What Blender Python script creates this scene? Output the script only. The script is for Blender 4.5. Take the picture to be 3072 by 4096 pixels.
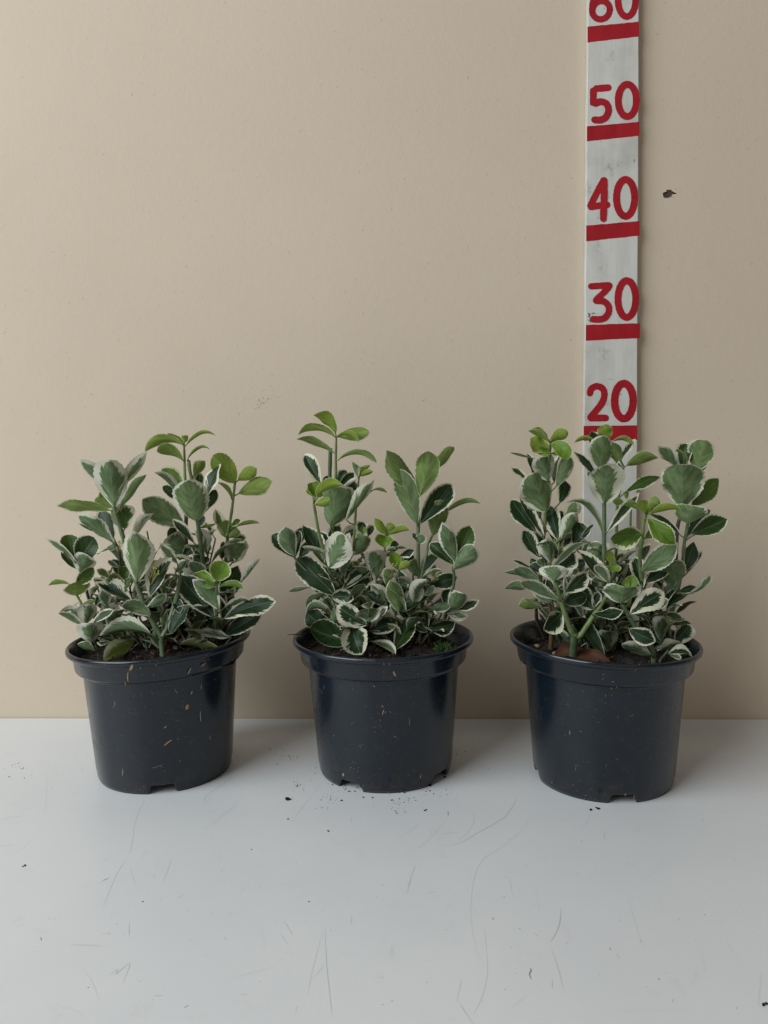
import bpy, bmesh, math, random
from mathutils import Vector, Matrix, noise as mnoise
R = math.radians
CM = 0.01
scene = bpy.context.scene
for o in list(bpy.data.objects):
    bpy.data.objects.remove(o)

# ------------------------------------------------------------------ camera
F, PITCH, ROLL, YAW, CAMH = 3328.1, 0.1015, -0.018, -0.0559, 32.845   # px (of 3072 x 4096), rad, cm
WALL_Y = 91.37
cyw, syw, cp, sp, cr, sr = math.cos(YAW), math.sin(YAW), math.cos(PITCH), math.sin(PITCH), math.cos(ROLL), math.sin(ROLL)
v_right = Vector((cyw, -syw, 0)); v_fwd = Vector((syw*cp, cyw*cp, -sp)); v_up = Vector((syw*sp, cyw*sp, cp))
c_right = v_right*cr + v_up*sr
c_up = v_up*cr - v_right*sr
CAM = Vector((0, 0, CAMH))
cam_data = bpy.data.cameras.new('camera')
cam = bpy.data.objects.new('camera', cam_data)
scene.collection.objects.link(cam)
cam_data.sensor_fit = 'HORIZONTAL'; cam_data.sensor_width = 36.0; cam_data.lens = F/3072*36.0
cam_data.clip_start = 0.01; cam_data.clip_end = 50
m = Matrix.Identity(4)
for i in range(3):
    m[i][0] = c_right[i]; m[i][1] = c_up[i]; m[i][2] = -v_fwd[i]; m[i][3] = CAM[i]*CM
cam.matrix_world = m
scene.camera = cam
scene.render.resolution_x = 768; scene.render.resolution_y = 1024

# ------------------------------------------------------------------ world, lamps, exposure
world = bpy.data.worlds.new('World'); scene.world = world; world.use_nodes = True
bg = world.node_tree.nodes['Background']
bg.inputs[0].default_value = (1.0, 0.87, 0.70, 1); bg.inputs[1].default_value = 0.10
scene.view_settings.view_transform = 'Standard'; scene.view_settings.look = 'None'
scene.view_settings.exposure = 0.0; scene.view_settings.gamma = 1.0
def area_lamp(name, loc, target, sx, sy, power, col):
    l = bpy.data.lights.new(name, 'AREA'); l.shape = 'RECTANGLE'; l.size = sx; l.size_y = sy
    l.energy = power; l.color = col
    o = bpy.data.objects.new(name, l); scene.collection.objects.link(o)
    o.location = loc
    o.rotation_euler = (Vector(target)-Vector(loc)).to_track_quat('-Z', 'Y').to_euler()
    return o
area_lamp('window_light', (-1.95, -0.75, 1.75), (0.0, 0.85, 0.2), 2.3, 2.0, 88.0, (0.90, 0.965, 1.0))
area_lamp('fill_light', (0.5, -1.6, 1.7), (0.0, 0.8, 0.15), 2.0, 1.6, 5.0, (1.0, 0.95, 0.88))  # weak warm fill added at the right front to lift shadows, no real source

# ------------------------------------------------------------------ helpers
COL = scene.collection
def ray(px, py):
    return (v_fwd + c_right*((px-1536)/F) + c_up*((2048-py)/F))
def at_y(px, py, y):            # point of the ray through a pixel at world depth y (cm)
    r = ray(px, py); return CAM + r*((y-CAM.y)/r.y)
def at_z(px, py, z):
    r = ray(px, py); return CAM + r*((z-CAM.z)/r.z)
def project(P):
    d = P-CAM; k = F/d.dot(v_fwd)
    return 1536+d.dot(c_right)*k, 2048-d.dot(c_up)*k
def tag(o, label=None, cat=None, group=None, kind=None):
    if label: o['label'] = label
    if cat: o['category'] = cat
    if group: o['group'] = group
    if kind: o['kind'] = kind
    return o
def empty(name, loc):
    o = bpy.data.objects.new(name, None); COL.objects.link(o); o.location = loc; o.empty_display_size = 0.02
    return o
def mesh_obj(name, verts, faces, mat, parent=None, smooth=True, mats=None, fmat=None):
    """verts in cm, world space; linked as one mesh object, its origin kept at the parent's"""
    off = Vector((0, 0, 0))
    p = parent
    while p is not None:
        off = off + Vector(p.location); p = p.parent
    me = bpy.data.meshes.new(name)
    me.from_pydata([tuple(Vector(v)*CM-off) for v in verts], [], faces)
    if smooth: me.polygons.foreach_set('use_smooth', [True]*len(me.polygons))
    for mm in (mats or [mat]): me.materials.append(mm)
    if fmat: me.polygons.foreach_set('material_index', fmat)
    me.update()
    o = bpy.data.objects.new(name, me); COL.objects.link(o)
    if parent is not None: o.parent = parent
    return o
def tube(pts, rads, seg=8, cap=True):
    verts = []; faces = []
    n = len(pts)
    ref = Vector((0.31, -0.9, 0.25))
    for i, P in enumerate(pts):
        T = (pts[min(i+1, n-1)]-pts[max(i-1, 0)]).normalized()
        A = ref-T*ref.dot(T)
        if A.length < 1e-4: A = Vector((1, 0, 0))-T*T.x
        A.normalize(); B = T.cross(A); ref = A
        for k in range(seg):
            a = 2*math.pi*k/seg
            verts.append(P+(A*math.cos(a)+B*math.sin(a))*rads[i])
    for i in range(n-1):
        for k in range(seg):
            k2 = (k+1) % seg
            faces.append((i*seg+k, i*seg+k2, (i+1)*seg+k2, (i+1)*seg+k))
    if cap:
        faces.append(tuple(range(seg-1, -1, -1))); faces.append(tuple((n-1)*seg+k for k in range(seg)))
    return verts, faces
def catmull(pts, per=6, closed=False):
    out = []; n = len(pts)
    rng = range(n) if closed else range(n-1)
    for i in rng:
        if closed: p0, p1, p2, p3 = pts[(i-1) % n], pts[i], pts[(i+1) % n], pts[(i+2) % n]
        else: p0, p1, p2, p3 = pts[max(i-1, 0)], pts[i], pts[i+1], pts[min(i+2, n-1)]
        for k in range(per):
            t = k/per
            out.append(0.5*((2*p1)+(p2-p0)*t+(2*p0-5*p1+4*p2-p3)*t*t+(3*p1-p0-3*p2+p3)*t**3))
    if not closed: out.append(pts[-1].copy())
    return out
def in_poly(x, y, poly):
    c = False; n = len(poly); j = n-1
    for i in range(n):
        if (poly[i][1] > y) != (poly[j][1] > y) and x < (poly[j][0]-poly[i][0])*(y-poly[i][1])/(poly[j][1]-poly[i][1])+poly[i][0]: c = not c
        j = i
    return c

# ------------------------------------------------------------------ materials
class NT:
    def __init__(s, name):
        s.mat = bpy.data.materials.new(name); s.mat.use_nodes = True
        s.t = s.mat.node_tree; s.b = s.t.nodes['Principled BSDF']; s.out = s.t.nodes['Material Output']
    def n(s, typ, **kw):
        nd = s.t.nodes.new(typ)
        for k, v in kw.items(): setattr(nd, k, v)
        return nd
    def link(s, a, b): s.t.links.new(a, b)
    def val(s, sock, v):
        if hasattr(v, 'is_output'): s.link(v, sock)
        else: sock.default_value = v
    def math(s, op, a, b=0.0, c=None, clamp=False):
        nd = s.n('ShaderNodeMath', operation=op, use_clamp=clamp)
        s.val(nd.inputs[0], a); s.val(nd.inputs[1], b)
        if c is not None: s.val(nd.inputs[2], c)
        return nd.outputs[0]
    def mix(s, f, a, b, blend='MIX'):
        nd = s.n('ShaderNodeMix', data_type='RGBA', blend_type=blend)
        s.val(nd.inputs[0], f)
        for sk, v in ((nd.inputs[6], a), (nd.inputs[7], b)):
            if hasattr(v, 'is_output'): s.link(v, sk)
            else: sk.default_value = (*v, 1)
        return nd.outputs[2]
    def noise(s, vec, scale, detail=3, rough=0.5, dist=0.0):
        nd = s.n('ShaderNodeTexNoise'); nd.inputs['Scale'].default_value = scale
        nd.inputs['Detail'].default_value = detail; nd.inputs['Roughness'].default_value = rough
        nd.inputs['Distortion'].default_value = dist
        if vec is not None: s.link(vec, nd.inputs['Vector'])
        return nd.outputs['Fac']
    def ramp(s, f, lo, hi):
        nd = s.n('ShaderNodeMapRange', interpolation_type='SMOOTHSTEP'); s.link(f, nd.inputs[0])
        nd.inputs[1].default_value = lo; nd.inputs[2].default_value = hi
        return nd.outputs[0]
    def bump(s, h, strength, dist=0.001):
        nd = s.n('ShaderNodeBump'); nd.inputs['Strength'].default_value = strength; nd.inputs['Distance'].default_value = dist
        s.link(h, nd.inputs['Height']); s.link(nd.outputs[0], s.b.inputs['Normal'])
    def mapped(s, vec, scale):
        nd = s.n('ShaderNodeMapping'); nd.inputs['Scale'].default_value = scale; s.link(vec, nd.inputs['Vector'])
        return nd.outputs[0]
def simple(name, col, rough=0.6, spec=0.4, var=0.0, vscale=200):
    n = NT(name); n.b.inputs['Roughness'].default_value = rough; n.b.inputs['Specular IOR Level'].default_value = spec
    if var:
        tc = n.n('ShaderNodeTexCoord')
        f = n.noise(tc.outputs['Object'], vscale, 4)
        n.link(n.mix(f, tuple(c*(1-var) for c in col), tuple(min(1, c*(1+var)) for c in col)), n.b.inputs['Base Color'])
    else: n.b.inputs['Base Color'].default_value = (*col, 1)
    return n.mat

def mat_wall():
    n = NT('wall_paint'); tc = n.n('ShaderNodeTexCoord'); v = tc.outputs['Object']
    a = n.noise(v, 3.0, 4, 0.55); b = n.noise(v, 25, 4, 0.6); c = n.noise(v, 420, 2, 0.6)
    col = n.mix(n.ramp(a, .3, .7), (0.605, 0.503, 0.392), (0.635, 0.530, 0.414))
    col = n.mix(n.math('MULTIPLY', n.ramp(b, .62, .78), .10), col, (0.42, 0.35, 0.27))
    spk = n.noise(v, 260, 1, .5)
    col = n.mix(n.math('MULTIPLY', n.ramp(spk, .74, .80), .35), col, (0.30, 0.25, 0.19))
    n.link(col, n.b.inputs['Base Color'])
    n.b.inputs['Roughness'].default_value = 0.62; n.b.inputs['Specular IOR Level'].default_value = 0.25
    h = n.math('ADD', n.math('MULTIPLY', c, .6), n.math('MULTIPLY', n.noise(v, 130, 3), .7))
    n.bump(h, 0.22, 0.0012)
    return n.mat
def mat_table():
    n = NT('table_laminate'); tc = n.n('ShaderNodeTexCoord'); v = tc.outputs['Object']
    a = n.noise(v, 4.0, 4, 0.6); b = n.noise(v, 40, 4, 0.65)
    col = n.mix(n.ramp(a, .3, .7), (0.68, 0.695, 0.715), (0.72, 0.735, 0.75))
    col = n.mix(n.math('MULTIPLY', n.ramp(b, .58, .75), .14), col, (0.50, 0.47, 0.42))
    sp_ = n.noise(v, 330, 1, .5)
    col = n.mix(n.math('MULTIPLY', n.ramp(sp_, .76, .80), .5), col, (0.25, 0.23, 0.21))
    # hair-fine rub marks in two directions
    for sc, rot in (((9, 160, 1), .35), ((150, 8, 1), -.2), ((120, 10, 1), .5)):
        mp = n.n('ShaderNodeMapping'); mp.inputs['Scale'].default_value = sc; mp.inputs['Rotation'].default_value = (0, 0, rot)
        n.link(v, mp.inputs['Vector'])
        s = n.noise(mp.outputs[0], 1.6, 2, .5)
        gate = n.ramp(n.noise(v, 7+sc[0]*.02, 2, .5), .52, .66)
        f = n.math('MULTIPLY', n.math('MULTIPLY', n.ramp(s, .70, .74), gate), .22)
        col = n.mix(f, col, (0.36, 0.34, 0.31))
    n.link(col, n.b.inputs['Base Color'])
    n.link(n.math('ADD', n.math('MULTIPLY', b, .15), .30), n.b.inputs['Roughness'])
    n.b.inputs['Specular IOR Level'].default_value = 0.45
    n.bump(n.noise(v, 900, 2), 0.05, 0.0005)
    return n.mat
def mat_pot():
    n = NT('pot_plastic'); tc = n.n('ShaderNodeTexCoord'); v = tc.outputs['Object']
    oi = n.n('ShaderNodeObjectInfo')
    sh = n.n('ShaderNodeVectorMath', operation='ADD'); n.link(v, sh.inputs[0])
    cmb = n.n('ShaderNodeCombineXYZ'); n.link(n.math('MULTIPLY', oi.outputs['Random'], 7.0), cmb.inputs[0]); n.link(cmb.outputs[0], sh.inputs[1])
    v = sh.outputs[0]
    a = n.noise(v, 18, 4, .6); fine = n.noise(v, 420, 2, .6); mid = n.noise(v, 120, 3, .6)
    col = n.mix(n.ramp(a, .35, .7), (0.0045, 0.0095, 0.0165), (0.0075, 0.0130, 0.0205))
    dust = n.math('MULTIPLY', n.ramp(mid, .52, .80), n.ramp(a, .40, .65))
    col = n.mix(n.math('MULTIPLY', dust, .22), col, (0.10, 0.085, 0.06))
    spk = n.math('MULTIPLY', n.ramp(fine, .715, .75), n.ramp(n.noise(v, 30, 2), .45, .60))
    col = n.mix(n.math('MULTIPLY', spk, .55), col, (0.34, 0.27, 0.16))
    sep = n.n('ShaderNodeSeparateXYZ'); n.link(tc.outputs['Object'], sep.inputs[0])
    low = n.math('SUBTRACT', 1.0, n.ramp(sep.outputs[2], 0.004, 0.03))
    soil = n.math('MULTIPLY', low, n.ramp(mid, .42, .62))
    col = n.mix(n.math('MULTIPLY', soil, .5), col, (0.03, 0.024, 0.018))
    n.link(col, n.b.inputs['Base Color'])
    rough = n.math('ADD', n.math('MULTIPLY', n.ramp(a, .3, .75), .12), n.math('ADD', n.math('MULTIPLY', dust, .30), .16))
    n.link(rough, n.b.inputs['Roughness'])
    n.b.inputs['Specular IOR Level'].default_value = 0.5
    n.bump(n.math('ADD', n.math('MULTIPLY', n.noise(n.mapped(v, (1, 1, 6)), 60, 2), .5), n.math('MULTIPLY', fine, .25)), 0.10, 0.0008)
    return n.mat
def mat_leaf():
    n = NT('variegated_leaf')
    uv = n.n('ShaderNodeUVMap', uv_map='UVMap'); ed = n.n('ShaderNodeUVMap', uv_map='edge')
    su = n.n('ShaderNodeSeparateXYZ'); n.link(uv.outputs[0], su.inputs[0])
    se = n.n('ShaderNodeSeparateXYZ'); n.link(ed.outputs[0], se.inputs[0])
    s, v01 = su.outputs[0], su.outputs[1]
    e, pet = se.outputs[0], se.outputs[1]
    oi = n.n('ShaderNodeObjectInfo')
    sc = n.n('ShaderNodeSeparateColor'); n.link(oi.outputs['Color'], sc.inputs[0])
    marg, age, seed = sc.outputs[0], sc.outputs[1], sc.outputs[2]
    av = n.math('ABSOLUTE', n.math('SUBTRACT', v01, .5))           # 0 .. 0.5
    # vein coordinate: oblique stripes that run from the midrib to the margin
    vc = n.math('SUBTRACT', n.math('MULTIPLY', s, 1.0), n.math('MULTIPLY', av, 0.9))
    def vec(a, b, c):
        cb = n.n('ShaderNodeCombineXYZ'); n.val(cb.inputs[0], a); n.val(cb.inputs[1], b); n.val(cb.inputs[2], c); return cb.outputs[0]
    sd = n.math('MULTIPLY', seed, 37.0)
    side = n.math('GREATER_THAN', v01, .5)
    sd2 = n.math('ADD', sd, n.math('MULTIPLY', side, 5.3))
    big = n.noise(vec(n.math('MULTIPLY', s, 2.2), n.math('MULTIPLY', v01, 2.0), sd), 1.0, 1, .5)
    streak = n.noise(vec(n.math('MULTIPLY', vc, 15), n.math('MULTIPLY', av, 3.0), sd2), 1.0, 3, .65)
    thr = n.math('MULTIPLY', marg, n.math('ADD', n.math('MULTIPLY', big, 1.8), .1))
    thr = n.math('ADD', thr, n.math('MULTIPLY', n.math('MULTIPLY', n.math('SUBTRACT', streak, .5), 3.2), n.math('ADD', n.math('MULTIPLY', marg, .8), .04)))
    thr = n.math('MAXIMUM', thr, 0.035)
    d = n.math('SUBTRACT', e, thr)
    cream_f = n.math('SUBTRACT', 1.0, n.ramp(d, -0.012, 0.012))
    zone_f = n.math('SUBTRACT', 1.0, n.ramp(n.math('ADD', d, n.math('MULTIPLY', n.math('SUBTRACT', streak, .5), .35)), 0.0, 0.16))
    mott = n.noise(vec(n.math('MULTIPLY', vc, 6), n.math('MULTIPLY', v01, 4), n.math('ADD', sd, 3.1)), 1.0, 3, .6)
    # upper face
    top = n.mix(n.ramp(mott, .4, .7), (0.009, 0.027, 0.010), (0.020, 0.050, 0.017))
    top = n.mix(n.math('MULTIPLY', zone_f, .55), top, (0.070, 0.125, 0.065))
    topY = n.mix(n.ramp(mott, .35, .7), (0.11, 0.225, 0.018), (0.20, 0.32, 0.03))
    top = n.mix(age, top, topY)
    # lower face
    low = n.mix(n.ramp(mott, .35, .72), (0.095, 0.152, 0.068), (0.190, 0.255, 0.140))
    lowY = n.mix(n.ramp(mott, .35, .7), (0.19, 0.28, 0.04), (0.29, 0.375, 0.06))
    low = n.mix(age, low, lowY)
    geo = n.n('ShaderNodeNewGeometry')
    body = n.mix(geo.outputs['Backfacing'], top, low)
    # veins
    rib = n.math('SUBTRACT', 1.0, n.ramp(av, 0.006, 0.022))
    wv = n.math('ABSOLUTE', n.math('SUBTRACT', n.math('FRACT', n.math('MULTIPLY', n.math('SUBTRACT', s, n.math('MULTIPLY', av, 0.75)), 7.0)), .5))
    vein = n.math('SUBTRACT', 1.0, n.ramp(wv, 0.02, 0.10))
    ribcol = n.mix(geo.outputs['Backfacing'], (0.17, 0.24, 0.12), (0.19, 0.27, 0.15))
    body = n.mix(n.math('MULTIPLY', rib, .55), body, ribcol)
    body = n.mix(n.math('MULTIPLY', vein, .10), body, ribcol)
    cream = n.mix(geo.outputs['Backfacing'], (0.66, 0.65, 0.50), (0.60, 0.60, 0.49))
    cream = n.mix(n.math('MULTIPLY', age, .55), cream, (0.50, 0.58, 0.20))
    cream = n.mix(n.math('MULTIPLY', n.ramp(mott, .45, .75), .25), cream, (0.48, 0.45, 0.32))
    col = n.mix(cream_f, body, cream)
    blem = n.noise(vec(n.math('MULTIPLY', s, 9), n.math('MULTIPLY', v01, 6), n.math('ADD', sd, 9.7)), 1.0, 2, .5)
    col = n.mix(n.math('MULTIPLY', n.ramp(blem, .74, .80), .6), col, (0.09, 0.065, 0.035))
    col = n.mix(pet, col, n.mix(age, (0.13, 0.19, 0.09), (0.19, 0.29, 0.06)))
    # spent leaves: alpha of the object colour below 1 browns the blade
    al = n.math('SUBTRACT', 1.0, oi.outputs['Alpha'], clamp=True)
    brown = n.mix(n.ramp(mott, .35, .65), (0.13, 0.055, 0.025), (0.22, 0.13, 0.07))
    col = n.mix(n.math('MULTIPLY', al, n.ramp(n.math('ADD', mott, n.math('MULTIPLY', al, .4)), .45, .75)), col, brown)
    n.link(col, n.b.inputs['Base Color'])
    r = n.math('ADD', n.math('MULTIPLY', geo.outputs['Backfacing'], .22), n.math('ADD', n.math('MULTIPLY', mott, .15), .32))
    n.link(r, n.b.inputs['Roughness'])
    n.link(n.math('SUBTRACT', .26, n.math('MULTIPLY', geo.outputs['Backfacing'], .14)), n.b.inputs['Specular IOR Level'])
    h = n.math('SUBTRACT', n.math('MULTIPLY', mott, .8), n.math('ADD', n.math('MULTIPLY', vein, .35), n.math('MULTIPLY', rib, .5)))
    n.bump(h, 0.35, 0.0006)
    tr = n.n('ShaderNodeBsdfTranslucent'); n.link(n.mix(.5, col, (0.20, 0.30, 0.05)), tr.inputs['Color'])
    ms = n.n('ShaderNodeMixShader')
    n.link(n.math('ADD', n.math('MULTIPLY', age, .16), .10), ms.inputs[0])
    n.link(n.b.outputs[0], ms.inputs[1]); n.link(tr.outputs[0], ms.inputs[2])
    n.link(ms.outputs[0], n.out.inputs['Surface'])
    return n.mat
def mat_stem():
    n = NT('stem_bark'); tc = n.n('ShaderNodeTexCoord'); oi = n.n('ShaderNodeObjectInfo')
    a = n.noise(n.mapped(tc.outputs['Object'], (1, 1, .25)), 320, 3, .6); b = n.noise(tc.outputs['Object'], 90, 3, .6)
    col = n.mix(.7, oi.outputs['Color'], n.mix(n.ramp(a, .3, .7), (0.10, 0.15, 0.06), (0.20, 0.26, 0.11)))
    nd = n.mix(n.ramp(a, .3, .75), (.75, .75, .75), (1.2, 1.2, 1.2))
    mul = n.mix(1.0, oi.outputs['Color'], nd, 'MULTIPLY')
    col = n.mix(n.math('MULTIPLY', n.ramp(b, .60, .75), .5), mul, (0.13, 0.10, 0.06))
    n.link(col, n.b.inputs['Base Color']); n.b.inputs['Roughness'].default_value = .5
    n.bump(a, .2, .0006)
    return n.mat
def mat_soil():
    n = NT('potting_soil'); tc = n.n('ShaderNodeTexCoord'); v = tc.outputs['Object']
    a = n.noise(v, 160, 5, .7); b = n.noise(v, 50, 3, .6)
    col = n.mix(n.ramp(a, .35, .7), (0.005, 0.004, 0.003), (0.024, 0.015, 0.010))
    col = n.mix(n.math('MULTIPLY', n.ramp(b, .58, .72), .5), col, (0.055, 0.030, 0.016))
    n.link(col, n.b.inputs['Base Color']); n.b.inputs['Roughness'].default_value = .9
    n.bump(a, 1.0, .004)
    return n.mat
def mat_board():
    n = NT('painted_board'); tc = n.n('ShaderNodeTexCoord'); v = tc.outputs['Object']
    a = n.noise(n.mapped(v, (1, 1, .12)), 60, 5, .65); b = n.noise(v, 14, 4, .6); c = n.noise(v, 45, 4, .7)
    col = n.mix(n.ramp(a, .35, .7), (0.56, 0.55, 0.51), (0.66, 0.65, 0.61))
    col = n.mix(n.math('MULTIPLY', n.ramp(b, .46, .70), .36), col, (0.33, 0.30, 0.27))
    col = n.mix(n.math('MULTIPLY', n.math('MULTIPLY', n.ramp(c, .58, .72), n.ramp(b, .45, .6)), .45), col, (0.16, 0.14, 0.13))
    n.link(col, n.b.inputs['Base Color']); n.b.inputs['Roughness'].default_value = .45; n.b.inputs['Specular IOR Level'].default_value = .35
    n.bump(a, .15, .0008)
    return n.mat
def mat_red():
    n = NT('red_paint'); tc = n.n('ShaderNodeTexCoord'); v = tc.outputs['Object']
    a = n.noise(n.mapped(v, (1, 1, .3)), 90, 4, .6); b = n.noise(v, 30, 3)
    col = n.mix(n.ramp(a, .3, .7), (0.32, 0.010, 0.018), (0.39, 0.014, 0.022))
    col = n.mix(n.math('MULTIPLY', n.ramp(b, .60, .75), .35), col, (0.28, 0.02, 0.025))
    n.link(col, n.b.inputs['Base Color']); n.b.inputs['Roughness'].default_value = .5; n.b.inputs['Specular IOR Level'].default_value = .2
    n.bump(a, .12, .0005)
    return n.mat
M_WALL, M_TABLE, M_POT, M_LEAF, M_STEM, M_SOIL, M_BOARD, M_RED = mat_wall(), mat_table(), mat_pot(), mat_leaf(), mat_stem(), mat_soil(), mat_board(), mat_red()
M_BARK = simple('bark_chip', (0.075, 0.038, 0.020), .85, .2, .6, 300)
M_CHIP = simple('pale_chip', (0.30, 0.215, 0.115), .8, .2, .4, 400)
M_CRUMB = simple('soil_crumb', (0.014, 0.011, 0.009), .9, .2, .5, 500)
M_SCR = [simple('scratch_faint', (0.66, 0.655, 0.645), .4), simple('scratch_mid', (0.54, 0.53, 0.51), .4), simple('scratch_dark', (0.30, 0.28, 0.26), .6)]
M_BUD = simple('flower_bud', (0.42, 0.42, 0.13), .55, .4, .3, 600)
M_MOSS = simple('moss', (0.035, 0.075, 0.018), .8, .3, .5, 500)
M_HOLE = simple('bare_plaster', (0.085, 0.060, 0.050), .95, .1, .5, 300)
M_SCUFF = simple('wall_scuff', (0.27, 0.215, 0.15), .9, .1, .3, 500)
M_DEAD = simple('dry_leaf', (0.058, 0.022, 0.011), .65, .2, .9, 60)
M_GREYLEAF = simple('withered_leaf', (0.20, 0.16, 0.14), .75, .3, .4, 150)

# ------------------------------------------------------------------ the setting: wall and table
rnd = random.Random(5)
def build_wall():
    # front face at WALL_Y, with a real broken hole in the plaster
    cxy = at_y(2674, 776, WALL_Y)
    hx, hz = cxy.x, cxy.z
    X0, X1, Z0, Z1 = -150, 150, -3.0, 150
    q = 1.6
    xs = [X0, hx-q, hx+q, X1]; zs = [Z0, hz-q, hz+q, Z1]
    V = [(x, WALL_Y, z) for z in zs for x in xs]
    Fc = []
    for j in range(3):
        for i in range(3):
            if i == 1 and j == 1: continue
            a = j*4+i; Fc.append((a, a+1, a+5, a+4))
    outl = [(-0.36, .10), (-.33, -.2), (-.25, -.32), (.02, -.32), (.10, -.24), (.18, -.20), (.20, -.10), (.30, -.02), (.46, -.03), (.52, 0.02), (.40, .10), (.30, .18), (.22, .22), (.12, .34), (-.14, .36), (-.12, .22), (-.22, .16)]
    outl = [(a*1.65+rnd.uniform(-.015, .015), b*1.25+rnd.uniform(-.015, .015)) for a, b in outl]
    n = len(outl); b0 = len(V)
    # ring triangulation between the square and the outline, sorted by angle
    sq = [(-q, -q), (q, -q), (q, q), (-q, q)]
    sqi = [5, 6, 10, 9]
    for a, b in outl: V.append((hx+a, WALL_Y, hz+b))
    for a, b in outl: V.append((hx+a*.8, WALL_Y+.14, hz+b*.9))
    bm = bmesh.new()
    bv = [bm.verts.new(v) for v in V]
    for f in Fc: bm.faces.new([bv[i] for i in f])
    E = []
    def edge(i, j):
        e = bm.edges.get((bv[i], bv[j])) or bm.edges.new((bv[i], bv[j]))
        return e
    E = [edge(sqi[i], sqi[(i+1) % 4]) for i in range(4)]+[edge(b0+i, b0+(i+1) % n) for i in range(n)]
    res = bmesh.ops.triangle_fill(bm, use_beauty=True, use_dissolve=False, edges=E, normal=(0, -1, 0))
    for f in [g for g in res['geom'] if isinstance(g, bmesh.types.BMFace)]:
        c = f.calc_center_median()
        if in_poly(c.x-hx, c.z-hz, outl): bm.faces.remove(f)
    for i in range(n):
        f = bm.faces.new((bv[b0+i], bv[b0+(i+1) % n], bv[b0+n+(i+1) % n], bv[b0+n+i])); f.material_index = 1
    f = bm.faces.new([bv[b0+n+i] for i in range(n)]); f.material_index = 1
    bmesh.ops.recalc_face_normals(bm, faces=bm.faces)
    # slab behind
    me = bpy.data.meshes.new('wall')
    for v in bm.verts: v.co = v.co*CM
    bm.to_mesh(me); bm.free()
    me.materials.append(M_WALL); me.materials.append(M_HOLE)
    o = bpy.data.objects.new('wall', me); COL.objects.link(o)
    tag(o, 'cream painted wall behind the plant pots', None, None, 'structure')
    # flakes of lifted paint round the hole
    vs = []; fs = []
    def chip(x, z, r, mat=0):
        k = len(vs); m_ = rnd.randint(4, 6); a0 = rnd.uniform(0, 6)
        for i in range(m_):
            a = a0+2*math.pi*i/m_; rr = r*rnd.uniform(.5, 1.2)
            vs.append((x+rr*math.cos(a), WALL_Y-.012, z+rr*math.sin(a)*.7))
        vs.append((x, WALL_Y-.03, z))
        for i in range(m_): fs.append((k+i, k+(i+1) % m_, k+m_))
    for dx, dz, r in ((.21, -.22, .06), (.02, -.42, .05), (.33, -.27, .04), (.45, -.22, .03), (-.02, .24, .05), (.18, .30, .05), (.02, .30, .05)): chip(hx+dx*1.6, hz+dz*1.3, r*1.3)
    sc = mesh_obj('paint_flakes', vs, fs, M_SCUFF, o, False); sc['kind'] = 'stuff'
    vs = []; fs = []
    pts = [(430, 955), (525, 885), (545, 960), (530, 1000), (505, 930), (635, 980), (735, 970), (700, 1040), (740, 1025), (680, 1025), (810, 970), (850, 880), (840, 900), (870, 870), (960, 885), (860, 735), (915, 775), (1050, 575), (1050, 768), (725, 545), (660, 590), (660, 850), (690, 850), (620, 1060), (605, 1050), (585, 1090), (555, 1130), (535, 1165), (510, 1195), (485, 1215), (375, 1235), (450, 1095), (230, 1138), (970, 430), (1000, 410)]
    for x, y in pts:
        P = at_y(980+x*.1085, 1500+y*.1085, WALL_Y); chip(P.x, P.z, rnd.uniform(.035, .08))
    sc = mesh_obj('scuff_marks', vs, fs, M_SCUFF, o, False); sc['kind'] = 'stuff'
    return o
wall = build_wall()

def build_table():
    X0, X1, Y0, Y1, T, r = -130, 130, -8, WALL_Y-.12, 3.0, .25
    prof = [(Y1, -T), (Y1, -r*.3), (Y1-r*.3, 0), (Y0+r, 0), (Y0+r*.3, -r*.3), (Y0, -r), (Y0, -T)]
    V = [(x, y, z) for x in (X0, X1) for y, z in prof]; n = len(prof)
    Fc = [(i, (i+1) % n, n+(i+1) % n, n+i) for i in range(n)]+[tuple(range(n)), tuple(range(2*n-1, n-1, -1))]
    o = mesh_obj('table_top', V, Fc, M_TABLE, None, False)
    bm = bmesh.new(); bm.from_mesh(o.data); bmesh.ops.recalc_face_normals(bm, faces=bm.faces); bm.to_mesh(o.data); bm.free()
    tag(o, 'scratched white table top', None, None, 'structure')
    return o
table = build_table()

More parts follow.
